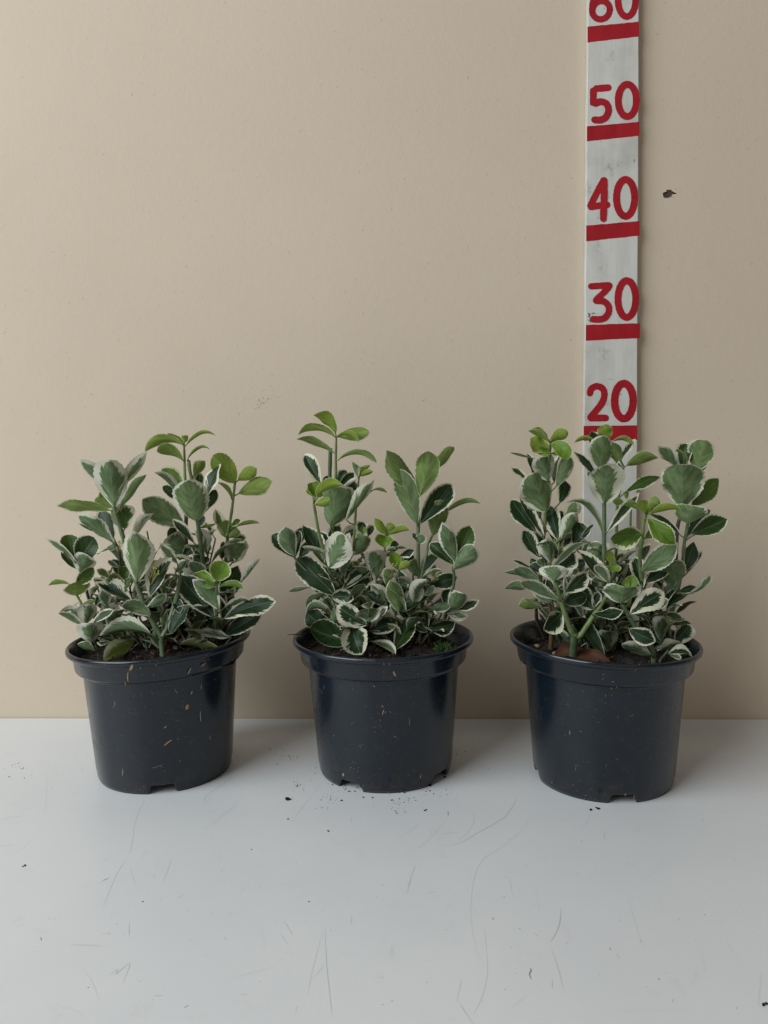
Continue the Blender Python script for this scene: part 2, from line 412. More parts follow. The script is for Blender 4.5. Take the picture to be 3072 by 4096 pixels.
def scratches():
    rr = random.Random(11)
    L = lambda pts: [(x*.904, 3100+y*.904) for x, y in pts]
    Rr = lambda pts: [(1500+x*.9476, 3100+y*.9476) for x, y in pts]
    lines = [  # (points, width mm, shade)
        (L([(0, 200), (50, 188), (100, 182)]), .5, 1), (L([(0, 318), (60, 310)]), .5, 1), (L([(450, 470), (485, 455)]), .7, 2), (L([(460, 462), (486, 456)]), .5, 1),
        (L([(480, 888), (520, 860), (515, 880), (575, 832), (545, 915)]), .4, 1), (L([(1012, 358), (1080, 420), (1150, 490), (1180, 530)]), .4, 0), (L([(1090, 406), (1190, 404)]), .4, 0),
        (L([(1256, 645), (1296, 708)]), .6, 1), (L([(1240, 700), (1275, 752)]), .4, 1), (L([(1438, 680), (1445, 830), (1458, 960), (1470, 1065)]), .4, 1), (L([(1430, 690), (1390, 830), (1362, 965)]), .35, 0),
        (L([(1557, 620), (1555, 660)]), .5, 1), (L([(572, 655), (571, 712)]), .4, 1), (L([(640, 110), (600, 200), (585, 300), (572, 350)]), .4, 0), (L([(260, 1030), (310, 1032), (390, 1075)]), .5, 0),
        (L([(680, 978), (720, 975)]), .6, 1), (L([(1060, 970), (1095, 970)]), .6, 1), (L([(1000, 910), (1100, 878), (1215, 848)]), .4, 0), (L([(905, 130), (912, 92), (970, 52), (1030, 8)]), .5, 1),
        (L([(930, 220), (980, 180), (1050, 130)]), .4, 0), (L([(1295, 205), (1340, 140), (1420, 40)]), .4, 0), (L([(1465, 268), (1490, 300), (1555, 320)]), .4, 0), (L([(815, 1030), (835, 1018)]), .6, 2), (L([(180, 718), (184, 732)]), .8, 2),
        (L([(205, 0), (205, 90), (200, 170)]), .4, 0), (L([(40, 132), (190, 122), (300, 105)]), .4, 0), (L([(455, 585), (520, 430), (560, 380)]), .5, 0), (L([(720, 480), (760, 370)]), .6, 0), (L([(50, 655), (110, 625)]), .5, 0),
        (L([(790, 548), (810, 528)]), .5, 1), (L([(1060, 515), (1085, 500)]), .5, 1), (L([(1010, 625), (1028, 610)]), .5, 1), (L([(975, 430), (987, 418)]), .5, 1), (L([(350, 850), (400, 900), (440, 1000)]), .4, 0),
        (Rr([(600, 95), (570, 150), (530, 190), (440, 240), (360, 285), (290, 300)]), .6, 1), (Rr([(655, 180), (620, 230), (540, 300), (470, 345), (430, 400), (408, 500), (405, 600), (420, 700), (445, 770)]), .4, 0),
        (Rr([(418, 155), (415, 200), (390, 245), (350, 275)]), .45, 0), (Rr([(190, 200), (130, 250), (90, 268)]), .45, 0), (Rr([(285, 250), (355, 240)]), .5, 1), (Rr([(290, 200), (240, 260), (180, 310), (130, 322)]), .4, 0),
        (Rr([(250, 220), (280, 310), (300, 360)]), .35, 0), (Rr([(170, 380), (150, 440), (135, 500)]), .4, 1), (Rr([(785, 565), (780, 620), (765, 665), (740, 705)]), .7, 1), (Rr([(788, 620), (815, 670), (830, 715)]), .35, 0),
        (Rr([(460, 640), (473, 770), (472, 850), (450, 940), (415, 1010)]), .4, 0), (Rr([(525, 672), (600, 720), (680, 770)]), .4, 0), (Rr([(668, 665), (693, 683)]), .5, 1), (Rr([(745, 735), (775, 820), (795, 908)]), .4, 1),
        (Rr([(748, 865), (748, 900)]), .5, 1), (Rr([(364, 865), (345, 955)]), .4, 0), (Rr([(357, 965), (415, 1050)]), .5, 1), (Rr([(965, 240), (972, 275)]), .5, 1), (Rr([(308, 152), (309, 172)]), .7, 2),
        (Rr([(655, 815), (659, 826), (652, 840), (660, 862)]), 1.0, 2), (Rr([(1018, 755), (1032, 775)]), .6, 1), (Rr([(1065, 500), (1090, 600), (1125, 700), (1160, 750)]), .4, 0), (Rr([(1630, 825), (1625, 900), (1618, 980)]), .4, 0),
        (Rr([(1485, 690), (1500, 730), (1560, 800)]), .4, 0), (Rr([(1510, 350), (1520, 368)]), .5, 1), (Rr([(1200, 515), (1215, 580)]), .4, 0), (Rr([(990, 728), (994, 740)]), .6, 2), (Rr([(220, 498), (255, 492)]), .5, 1),
        (Rr([(1260, 945), (1256, 960)]), .8, 1), (Rr([(1193, 858), (1202, 865)]), .9, 2), (Rr([(1060, 993), (1340, 990)]), .35, 0), (Rr([(497, 600), (500, 612)]), .6, 2), (Rr([(1117, 697), (1124, 707)]), .9, 1)]
    for k in range(60):
        x, y = rr.uniform(0, 3072), rr.uniform(2950, 4096)
        a = rr.choice((rr.gauss(1.9, .35), rr.uniform(0, 3.1))); l = rr.choice((rr.uniform(8, 30), rr.uniform(20, 120)))
        b = a+rr.uniform(-.3, .3)
        lines.append(([(x, y), (x+l*.5*math.cos(a), y+l*.5*math.sin(a)), (x+l*.5*(math.cos(a)+math.cos(b)), y+l*.5*(math.sin(a)+math.sin(b)))], rr.uniform(.25, .45), 1 if l < 25 and rr.random() < .6 else 0))
    V = []; Fc = []; fm = []
    for pts, w, sh in lines:
        P = catmull([at_z(x, y, .008+.0004*len(fm)**.5*.1) for x, y in pts], 5)
        n = len(P); b0 = len(V)
        for i, p in enumerate(P):
            T = (P[min(i+1, n-1)]-P[max(i-1, 0)]); T.z = 0
            T = T.normalized() if T.length > 0 else Vector((1, 0, 0))
            S = Vector((-T.y, T.x, 0)); ww = w*.1*.5*(.35+.65*math.sin(math.pi*min(.97, max(.03, i/(n-1)))))*rr.uniform(.7, 1.2)
            V += [p+S*ww, p-S*ww]
        for i in range(n-1): Fc.append((b0+2*i, b0+2*i+2, b0+2*i+3, b0+2*i+1)); fm.append(sh)
    o = mesh_obj('scratches', V, Fc, None, table, False, M_SCR, fm); o['kind'] = 'stuff'
scratches()

# ------------------------------------------------------------------ measuring stick
def measuring_stick():
    YF = WALL_Y-1.0
    root = empty('measuring_stick', (at_y(2442, 1704, YF).x*CM, (WALL_Y-.65)*CM, 0))
    tag(root, 'white wooden measuring stick with red painted numbers standing against the wall', 'measuring stick')
    def edge(px0, py0, px1, py1, z):
        a, b = at_y(px0, py0, YF), at_y(px1, py1, YF); t = (z-a.z)/(b.z-a.z); return a.x+(b.x-a.x)*t
    zz = [0.0]+[z*4.0+3 for z in range(20)]
    V = []; rr = random.Random(3)
    for z in zz:
        jl, jr = rr.uniform(-.02, .02), rr.uniform(-.02, .02)
        xl = edge(2351, 107, 2336, 1704, z)+jl; xr = edge(2556, 86, 2549, 1702, z)+jr
        c = .06
        V += [(xl, YF+c, z), (xl+c, YF, z), (xr-c, YF, z), (xr, YF+c, z), (xr, WALL_Y-.05, z), (xl, WALL_Y-.05, z)]
    Fc = []
    for i in range(len(zz)-1):
        for k in range(6): Fc.append((i*6+k, i*6+(k+1) % 6, (i+1)*6+(k+1) % 6, (i+1)*6+k))
    Fc += [tuple(range(5, -1, -1)), tuple((len(zz)-1)*6+k for k in range(6))]
    mesh_obj('board', V, Fc, M_BOARD, root, False)
    def P(x, y, c): return at_y(2250+x*.40687, (0 if c == 7 else 900)+y*.40687, YF-.012)
    def bar(c, pts):
        rr = random.Random(int(pts[0][1]))
        n = 14; V = []
        (a, b, d, e) = pts          # left top, right top, right bottom, left bottom
        for i in range(n+1):
            t = i/n; j = lambda: (0 if i in (0, n) else rr.uniform(-2.2, 2.2))
            V.append(P(a[0]+(b[0]-a[0])*t, a[1]+(b[1]-a[1])*t+j(), c)); V.append(P(e[0]+(d[0]-e[0])*t, e[1]+(d[1]-e[1])*t+j(), c))
        k = len(V)
        V += [v+Vector((0, .02, 0)) for v in V]
        Fc = []
        for i in range(n):
            p = 2*i; Fc += [(p, p+1, p+3, p+2), (p, p+2, k+p+2, k+p), (p+1, k+p+1, k+p+3, p+3)]
        mesh_obj('red_bar', V, Fc, M_RED, root, False)
    bar(7, ((246, 262), (754, 212), (754, 358), (246, 418)))
    bar(7, ((240, 1242), (757, 1197), (757, 1335), (240, 1390)))
    bar(8, ((233, 5), (759, -40), (759, 105), (233, 160)))
    bar(8, ((231, 982), (762, 965), (762, 1112), (229, 1137)))
    bar(8, ((208, 1975), (736, 1970), (736, 2115), (206, 2122)))
    def stroke(pts, w, c, closed=False, lift=0.0, per=8):
        rr = random.Random(int(pts[0][0]+pts[0][1]))
        pts = [Vector((x, y, 0)) for x, y in pts]
        S = catmull(pts, per, closed); n = len(S); V = []; Fc = []
        rad = [w*.565*(1+rr.uniform(-.05, .05)) for _ in S]
        for i, p in enumerate(S):
            T = (S[(i+1) % n]-S[i-1]) if closed else (S[min(i+1, n-1)]-S[max(i-1, 0)])
            T.normalize(); N = Vector((-T.y, T.x, 0))
            V += [p+N*rad[i], p-N*rad[i]]
        for i in range(n if closed else n-1):
            j = (i+1) % n; Fc.append((2*i, 2*i+1, 2*j+1, 2*j))
        if not closed:
            for idx, sg in ((0, -1), (n-1, 1)):
                T = (S[1]-S[0]).normalized() if idx == 0 else (S[-1]-S[-2]).normalized()
                N = Vector((-T.y, T.x, 0)); a0 = len(V); ring = [2*idx]
                for k in range(1, 8):
                    a = math.pi*k/8; V.append(S[idx]+N*rad[idx]*math.cos(a)+T*sg*rad[idx]*math.sin(a)); ring.append(a0+k-1)
                ring.append(2*idx+1); Fc.append(tuple(ring))
        W = []
        for i, v in enumerate(V): W.append(P(v.x, v.y, c)-Vector((0, lift+.0004*(min(i//2, n-1) if i < 2*n else (0 if i < 2*n+7 else n-1)), 0)))
        return W, Fc
    def digit(strokes, c):
        V = []; Fc = []
        for i, (pts, w, cl) in enumerate(strokes):
            a, b = stroke(pts, w, c, cl, .045*i); k = len(V); V += a; Fc += [tuple(x+k for x in f) for f in b]
        o = mesh_obj('painted_digit', V, Fc, M_RED, root, False)
        bm = bmesh.new(); bm.from_mesh(o.data); bmesh.ops.recalc_face_normals(bm, faces=bm.faces); bm.to_mesh(o.data); bm.free()
    def oval(cx, cy, rx, ry, tilt=0.0, sq=0.0):
        out = []
        for k in range(12):
            a = 2*math.pi*k/12; x, y = rx*math.cos(a), ry*math.sin(a)
            out.append((cx+x+y*tilt, cy+y))
        return out
    digit([(oval(378, 100, 86, 90, -.05), 56, True), ([(291, 92), (305, 0), (345, -85), (420, -160), (465, -180)], 56, False)], 7)
    digit([(oval(632, 3, 86, 160), 58, True)], 7)
    digit([([(450, 862), (380, 868), (312, 874), (305, 878), (303, 950), (303, 1018), (312, 1020), (375, 1000), (432, 1022), (452, 1085), (425, 1152), (370, 1180), (314, 1178)], 60, False)], 7)
    digit([(oval(637, 988, 89, 158), 61, True)], 7)
    digit([([(402, 1775), (372, 1830), (320, 1930), (278, 2018), (276, 2030), (290, 2032), (360, 2022), (437, 2014)], 58, False), ([(408, 1775), (409, 1900), (404, 2040), (400, 2150)], 60, False)], 7)
    digit([(oval(620, 1946, 89, 180), 62, True)], 7)
    digit([([(283, 603), (370, 598), (450, 594), (458, 604), (420, 650), (340, 728), (330, 742), (345, 746), (410, 754), (452, 800), (452, 860), (415, 912), (360, 928), (302, 926)], 58, False)], 8)
    digit([(oval(632, 728, 87, 180), 62, True)], 8)
    digit([([(270, 1655), (285, 1610), (338, 1585), (395, 1610), (412, 1668), (390, 1745), (330, 1825), (278, 1885), (276, 1896), (290, 1898), (360, 1896), (422, 1896)], 58, False)], 8)
    digit([(oval(603, 1731, 91, 173), 66, True)], 8)
    # pencil line, scuffs and knocked corners
    rr = random.Random(9); V = []; Fc = []
    spots = [(rr.gauss(268, 9), rr.uniform(865, 960), 8) for _ in range(16)]+[(290+i*6, 872-i*2+rr.uniform(-3, 3), 6) for i in range(5)]+[(310+i*9, 871+i*.4, 2.6) for i in range(21)]
    spots += [(462, 1512, 7), (480, 1520, 4), (505, 1523, 3), (570, 1667, 6), (222, 1890, 6), (228, 1915, 5), (226, 1860, 4), (560, 1780, 3), (255, 990, 6)]
    for x, y, r_ in spots:
        k = len(V); m_ = 6; a0 = rr.uniform(0, 6)
        for i in range(m_):
            an = a0+2*math.pi*i/m_; q = r_*rr.uniform(.6, 1.3); V.append(P(x+q*math.cos(an), y+q*math.sin(an)*.8, 8)+Vector((0, -.0006*len(Fc)/6-.004, 0)))
        Fc.append(tuple(range(k, k+m_)))
    spots7 = [(705, 1575, 8), (702, 1590, 5), (422, 1660, 4), (630, 1660, 3), (410, 80, 5), (460, 1940, 5), (350, 2140, 6)]
    for x, y, r_ in spots7:
        k = len(V); m_ = 6
        for i in range(m_):
            an = 2*math.pi*i/m_; q = r_*rr.uniform(.6, 1.3); V.append(P(x+q*math.cos(an), y+q*math.sin(an)*1.2, 7)+Vector((0, -.004, 0)))
        Fc.append(tuple(range(k, k+m_)))
    g = mesh_obj('grime_marks', V, Fc, simple('grime', (0.17, 0.155, 0.145), .8, .2, .4, 300), root, False); g['kind'] = 'stuff'
measuring_stick()

# ------------------------------------------------------------------ pots, soil
POTS = [(-26.26, 77.58, 'A'), (-4.666, 78.11, 'B'), (15.91, 76.44, 'C')]
PH = 13.08; RL = 8.61
SOIL_Z = 11.55
def build_pot(x, y, label, notch_deg, seed, flecks, lean=0.0):
    root = empty('plant_pot', (x*CM, y*CM, 0))
    tag(root, label, 'plant pot', 'round plastic plant pots in a row')
    SEG = 180
    out = [(6.22, 0.0), (6.36, .35), (6.42, .95), (6.46, 1.05), (7.16, 10.45), (7.22, 10.62), (7.46, 10.74), (7.72, 10.86), (7.86, 11.05), (8.02, 12.25), (8.12, 12.42), (8.44, 12.52), (8.57, 12.64), (8.61, 12.84), (8.57, 13.0), (8.46, 13.08), (8.32, 13.06), (8.24, 12.9)]
    inn = [(7.86, 12.3), (7.70, 11.1), (7.05, 10.6), (6.34, 1.1), (6.2, .9), (6.05, 0.0)]
    prof = out+inn; V = []; n = len(prof)
    rr = random.Random(seed)
    def notch(a):
        for c in notch_deg:
            d = abs((a-c+180) % 360-180)
            if d < 9.2: return 1.0
            if d < 11.4: return (11.4-d)/2.2
        return 0
    for k in range(SEG):
        a = 360*k/SEG; w = 1+.004*math.sin(2*R(a)+seed)+.002*math.sin(3*R(a)+seed*2)
        nt = notch(a)
        for r_, z in prof:
            zz = z
            if z < .9: zz = max(z, .85*nt)
            V.append((x+r_*w*math.cos(R(a)), y+r_*w*math.sin(R(a)), zz+lean*r_*math.cos(R(a))*min(1, zz/10)))
    Fc = []
    for k in range(SEG):
        k2 = (k+1) % SEG
        for i in range(n): Fc.append((k*n+i, k2*n+i, k2*n+(i+1) % n, k*n+(i+1) % n))
    body = mesh_obj('pot_wall', V, Fc, M_POT, root)
    # floor of the pot, above the feet
    V = [(x, y, 1.0)]+[(x+6.25*math.cos(2*math.pi*k/48), y+6.25*math.sin(2*math.pi*k/48), 1.0) for k in range(48)]
    mesh_obj('pot_floor', V, [(0, 1+k, 1+(k+1) % 48) for k in range(48)], M_POT, root)
    # stuck straw and grit on the outside
    V = []; Fc = []
    def stick(px, py, l, w, ang, thick=.03):
        # on the pot surface seen at this pixel: intersect the ray with the tapered wall
        r_ = ray(px, py); t0 = None
        t = (y-RL-1)/r_.y
        while t*r_.y < y:
            P = CAM+r_*t
            rad = math.hypot(P.x-x, P.y-y); z = P.z
            R0 = 6.36+(7.18-6.36)*max(0, z)/10.6 if z < 10.7 else (7.9+(z-11)*.1 if z < 12.4 else 8.55)
            if rad < R0+.02 and z < 13: t0 = P; break
            t += .0006*78
        if t0 is None: return
        N = Vector((t0.x-x, t0.y-y, 0)).normalized(); U = Vector((0, 0, 1)); S = U.cross(N)
        A = U*math.cos(ang)+S*math.sin(ang); B = -U*math.sin(ang)+S*math.cos(ang)
        w *= .75; k = len(V); bend = rr.uniform(-.07, .07)*l
        for s_, q in ((-.5, .6), (-.15, 1), (.2, .9), (.5, .4)):
            c = t0+A*(l*s_)+B*(bend*(s_*s_*4-.5))
            V.extend([c+B*w*.5*q+N*0.0, c+N*thick, c-B*w*.5*q+N*0.0])
        for i in range(3):
            Fc.extend([(k+3*i, k+3*i+1, k+3*i+4, k+3*i+3), (k+3*i+1, k+3*i+2, k+3*i+5, k+3*i+4)])
    for f in flecks: stick(*f)
    x0, y0 = project(Vector((x, y-6.8, 6)))
    for k in range(70):
        stick(x0+rr.gauss(0, 150), y0+rr.uniform(-300, 330), rr.uniform(.04, .22), rr.uniform(.03, .06), rr.uniform(0, 3.1), .02)
    f = mesh_obj('dirt_flecks', V, Fc, M_CHIP, root, False); f['kind'] = 'stuff'
    return root
def fl(x0, y0, s, L): return [(x0+a*s, y0+b*s, l, w, an) for a, b, l, w, an in L]
F1 = fl(200, 2450, .5425, [(535, 1160, 1.15, .16, .05), (1110, 765, .95, .14, 0), (870, 960, .8, .16, 1.0), (1012, 697, .45, .45, .3), (478, 672, .45, .12, 0), (268, 548, .5, .18, 0), (930, 580, .6, .06, -.5), (575, 470, .9, .16, .1), (555, 520, .6, .08, 0), (600, 405, .6, .3, .4), (1030, 430, .6, .2, .5), (1130, 385, .5, .25, 1.2), (1045, 590, .3, .2, .2), (850, 845, .3, .12, 1), (1180, 920, .4, .1, .2), (1115, 550, .4, .12, .1), (790, 1135, 1.0, .03, 1.3)])
F2 = fl(1080, 2450, .5425, [(918, 450, .5, .22, -.4), (540, 1195, .32, .3, .2), (1110, 1197, .6, .15, .05), (1027, 795, .95, .03, -.05), (835, 735, .55, .1, .3), (830, 690, .25, .12, -.8), (607, 818, .4, .04, .7), (768, 542, .25, .12, -.4), (885, 732, .3, .06, -1), (880, 380, .2, .08, -.5), (840, 380, .2, .08, -.3), (1320, 1110, .4, .25, -.5), (595, 1145, .25, .06, 1), (1052, 402, .3, .06, 1.3), (920, 915, .12, .1, 0), (470, 908, .2, .08, 1)])
F3 = fl(1980, 2450, .5546, [(930, 1120, .5, .18, 1.35), (540, 865, .4, .12, 0), (583, 1127, .4, .08, .05), (852, 500, .22, .07, 1.5), (840, 547, .15, .07, 0), (880, 1057, .25, .06, 1), (1015, 405, .3, .2, 0), (1003, 1330, .35, .06, .2), (940, 1312, .25, .06, .5), (1282, 382, .25, .06, 0), (412, 1225, .25, .08, .8), (798, 598, .15, .08, 0), (200, 378, .3, .08, 0), (545, 545, .2, .06, 0)])
build_pot(POTS[0][0], POTS[0][1], 'dark slate plastic pot with a tan cobweb stain running down its rim', (-75, 15, 105, 195), 1, F1, .040)
build_pot(POTS[1][0], POTS[1][1], 'dark slate plastic pot standing between the other two pots, crumbs scattered at its foot', (-118, -33, 62, 152), 2, F2)
build_pot(POTS[2][0], POTS[2][1], 'dark slate plastic pot standing in front of the measuring stick', (-86, 4, 94, 184), 3, F3, -.036)

def build_soil(x, y, seed, label):
    rr = random.Random(seed*7)
    V = [(x, y, SOIL_Z)]; Fc = []; NR, NA = 22, 72
    for i in range(1, NR+1):
        r_ = 7.82*i/NR
        for k in range(NA):
            a = 2*math.pi*k/NA
            p = Vector((r_*math.cos(a), r_*math.sin(a), seed*9.1))
            z = SOIL_Z+.35*mnoise.noise(p*.5)+.28*mnoise.noise(p*1.4)+.16*mnoise.noise(p*3.4)-.25*(i/NR)**6
            V.append((x+p.x, y+p.y, z))
    for k in range(NA): Fc.append((0, 1+k, 1+(k+1) % NA))
    for i in range(NR-1):
        for k in range(NA):
            a = 1+i*NA+k; b = 1+i*NA+(k+1) % NA; Fc.append((a, a+NA, b+NA, b))
    fm = [0]*len(Fc)
    # bark chips, crumbs and straws lying on it
    for k in range(420):
        r_ = 7.4*math.sqrt(rr.random()); a = rr.uniform(0, 6.28)
        c = Vector((x+r_*math.cos(a), y+r_*math.sin(a), SOIL_Z+rr.uniform(-.1, .3)))
        l, w, h = rr.choice(((.25, .2, .15), (.5, .16, .1), (.9, .09, .06), (.35, .28, .14)))
        sc = rr.uniform(.6, 1.4)
        rot = Matrix.Rotation(rr.uniform(0, 6.28), 3, 'Z') @ Matrix.Rotation(rr.uniform(-.5, .5), 3, 'Y')
        b0 = len(V)
        for sx, sy, sz in ((-1, -.7, -1), (-.8, .8, -1), (1, .6, -1), (.8, -1, -1), (-.8, -.6, 1), (-.6, .6, .8), (.9, .5, 1), (.6, -.8, .7)):
            V.append(c+rot @ Vector((sx*l*.5*sc, sy*w*.5*sc, sz*h*.5*sc)))
        q = [(0, 1, 2, 3), (7, 6, 5, 4), (0, 4, 5, 1), (1, 5, 6, 2), (2, 6, 7, 3), (3, 7, 4, 0)]
        Fc += [tuple(b0+i for i in f) for f in q]
        fm += [rr.choice((0, 0, 0, 1, 1)) if rr.random() > .05 else 2]*6
    o = mesh_obj('potting_soil', V, Fc, None, None, False, [M_SOIL, M_BARK, M_CHIP], fm)
    tag(o, label, 'soil', None, 'stuff')
    return o
build_soil(POTS[0][0], POTS[0][1], 1, 'dark potting soil with moss and bark in the cobweb-stained pot')
build_soil(POTS[1][0], POTS[1][1], 2, 'dark potting soil with bark in the pot between the other two')
build_soil(POTS[2][0], POTS[2][1], 3, 'dark potting soil in the pot before the measuring stick')

# ------------------------------------------------------------------ shrubs
CR = {'A1': (150, 1680), 'A2': (600, 1680), 'A3': (150, 2150), 'A4': (600, 2150), 'B1': (1070, 1630), 'B2': (1450, 1750), 'B3': (1070, 2130), 'B4': (1450, 2130),
      'C1': (2010, 1680), 'C2': (2450, 1680), 'C3': (2010, 2150), 'C4': (2450, 2150)}
SCL = 500/1659
def px(c, x, y): return CR[c][0]+x*SCL, CR[c][1]+y*SCL
def wprof(s, tipx):
    if s <= 0: return 0.0
    if tipx < 0: return (s**0.62)*max(0.0, 1-s**1.75)**-tipx
    return (s**0.78)*max(0.0, 1-s**2.2)**tipx
def leaf_mesh(name, P0, P1, N, W, stem, rr, C=None, fold=.22, bow=0.0, wave=.10, pet_from=None, marg=.2, age=0.0, dead=0.0, nu=20, nv=8, curl=0.0, parent=None, mat=None):
    """one leaf blade: spine P0 > P1 (bent through C), upper face towards N, width W, all cm"""
    A = P1-P0; Ln = A.length; T = A.normalized()
    N = (N-T*N.dot(T)).normalized()
    if C is None: C = (P0+P1)*.5
    C = C+N*(bow*Ln)
    tipx = rr.uniform(.65, 1.08) if W < .66*Ln else -rr.uniform(.52, .60); wmax = max(wprof(i/40, tipx) for i in range(41))
    V = []; Fc = []; UV = []; ED = []
    ph = rr.uniform(0, 6.28); k1 = rr.uniform(1.0, 1.9); ph2 = rr.uniform(0, 6.28); skew = rr.uniform(-.12, .12)
    twist = rr.uniform(-.6, .6); tcurl = rr.uniform(-.55, .75); curl = curl or rr.uniform(-.5, .9)
    C = C+N.cross(T)*(rr.uniform(-.07, .07)*Ln)
    for i in range(nu+1):
        s = i/nu
        sp_ = P0*((1-s)**2)+C*(2*s*(1-s))+P1*(s*s)
        Tn = ((C-P0)*(1-s)+(P1-C)*s).normalized()
        Nn = (N-Tn*N.dot(Tn)).normalized()
        q = Matrix.Rotation(twist*(s-.3), 3, Tn); Nn = q @ Nn
        if s > .55: sp_ = sp_-Nn*(tcurl*Ln*(s-.55)**2)
        S = Nn.cross(Tn)
        w = max(wprof(s*.985+.015, tipx)/wmax, 0.03)
        tooth = 1+(.034*(1 if i % 2 else -1) if .28 < s < .97 else 0)
        for j in range(nv+1):
            v = -1+2*j/nv
            half = W*.5*w*(1+skew*(1 if v > 0 else -1))
            if j in (0, nv): half *= tooth
            off = fold*abs(v)**1.4*half+curl*half*max(0, abs(v)-.5)**2*2
            off += wave*half*(abs(v)**2)*math.sin(6.28*k1*s+ph+(2.1 if v > 0 else 0))
            off += .05*half*math.sin(9*s+ph2)*v
            V.append(sp_+S*(half*v)+Nn*off)
            UV.append((s, v*.5+.5))
            base_w = w if s > .5 else max(w, .75)
            ED.append((min(1-abs(v)+.0, 1)*base_w if s < .9 else (1-abs(v))*w, 0.0))
    for i in range(nu):
        for j in range(nv):
            a = i*(nv+1)+j; Fc.append((a, a+nv+1, a+nv+2, a+1))
    if pet_from is not None:
        mid = (pet_from+P0)*.5-T*(.08*Ln)
        pts = [pet_from.lerp(mid, .0), pet_from.lerp(P0, .5).lerp(mid, .3), P0, P0+(C-P0)*.3]
        dist = (pet_from-P0).length
        r0 = .075 if dist < 1.5 else .085
        a, b = tube(pts, [r0, r0*.85, r0*.8, .03], 5)
        k = len(V); V += a; Fc += [tuple(x+k for x in f) for f in b]
        UV += [(0, .25)]*len(a); ED += [(1, 1)]*len(a)
    o = mesh_obj(name, V, Fc, mat or M_LEAF, parent if parent is not None else stem)
    me = o.data
    u1 = me.uv_layers.new(name='UVMap'); u2 = me.uv_layers.new(name='edge')
    lv = [0]*len(me.loops); me.loops.foreach_get('vertex_index', lv)
    u1.data.foreach_set('uv', [c for i in lv for c in UV[i]]); u2.data.foreach_set('uv', [c for i in lv for c in ED[i]])
    o.color = (marg, age, rr.random(), 1.0-dead)
    return o

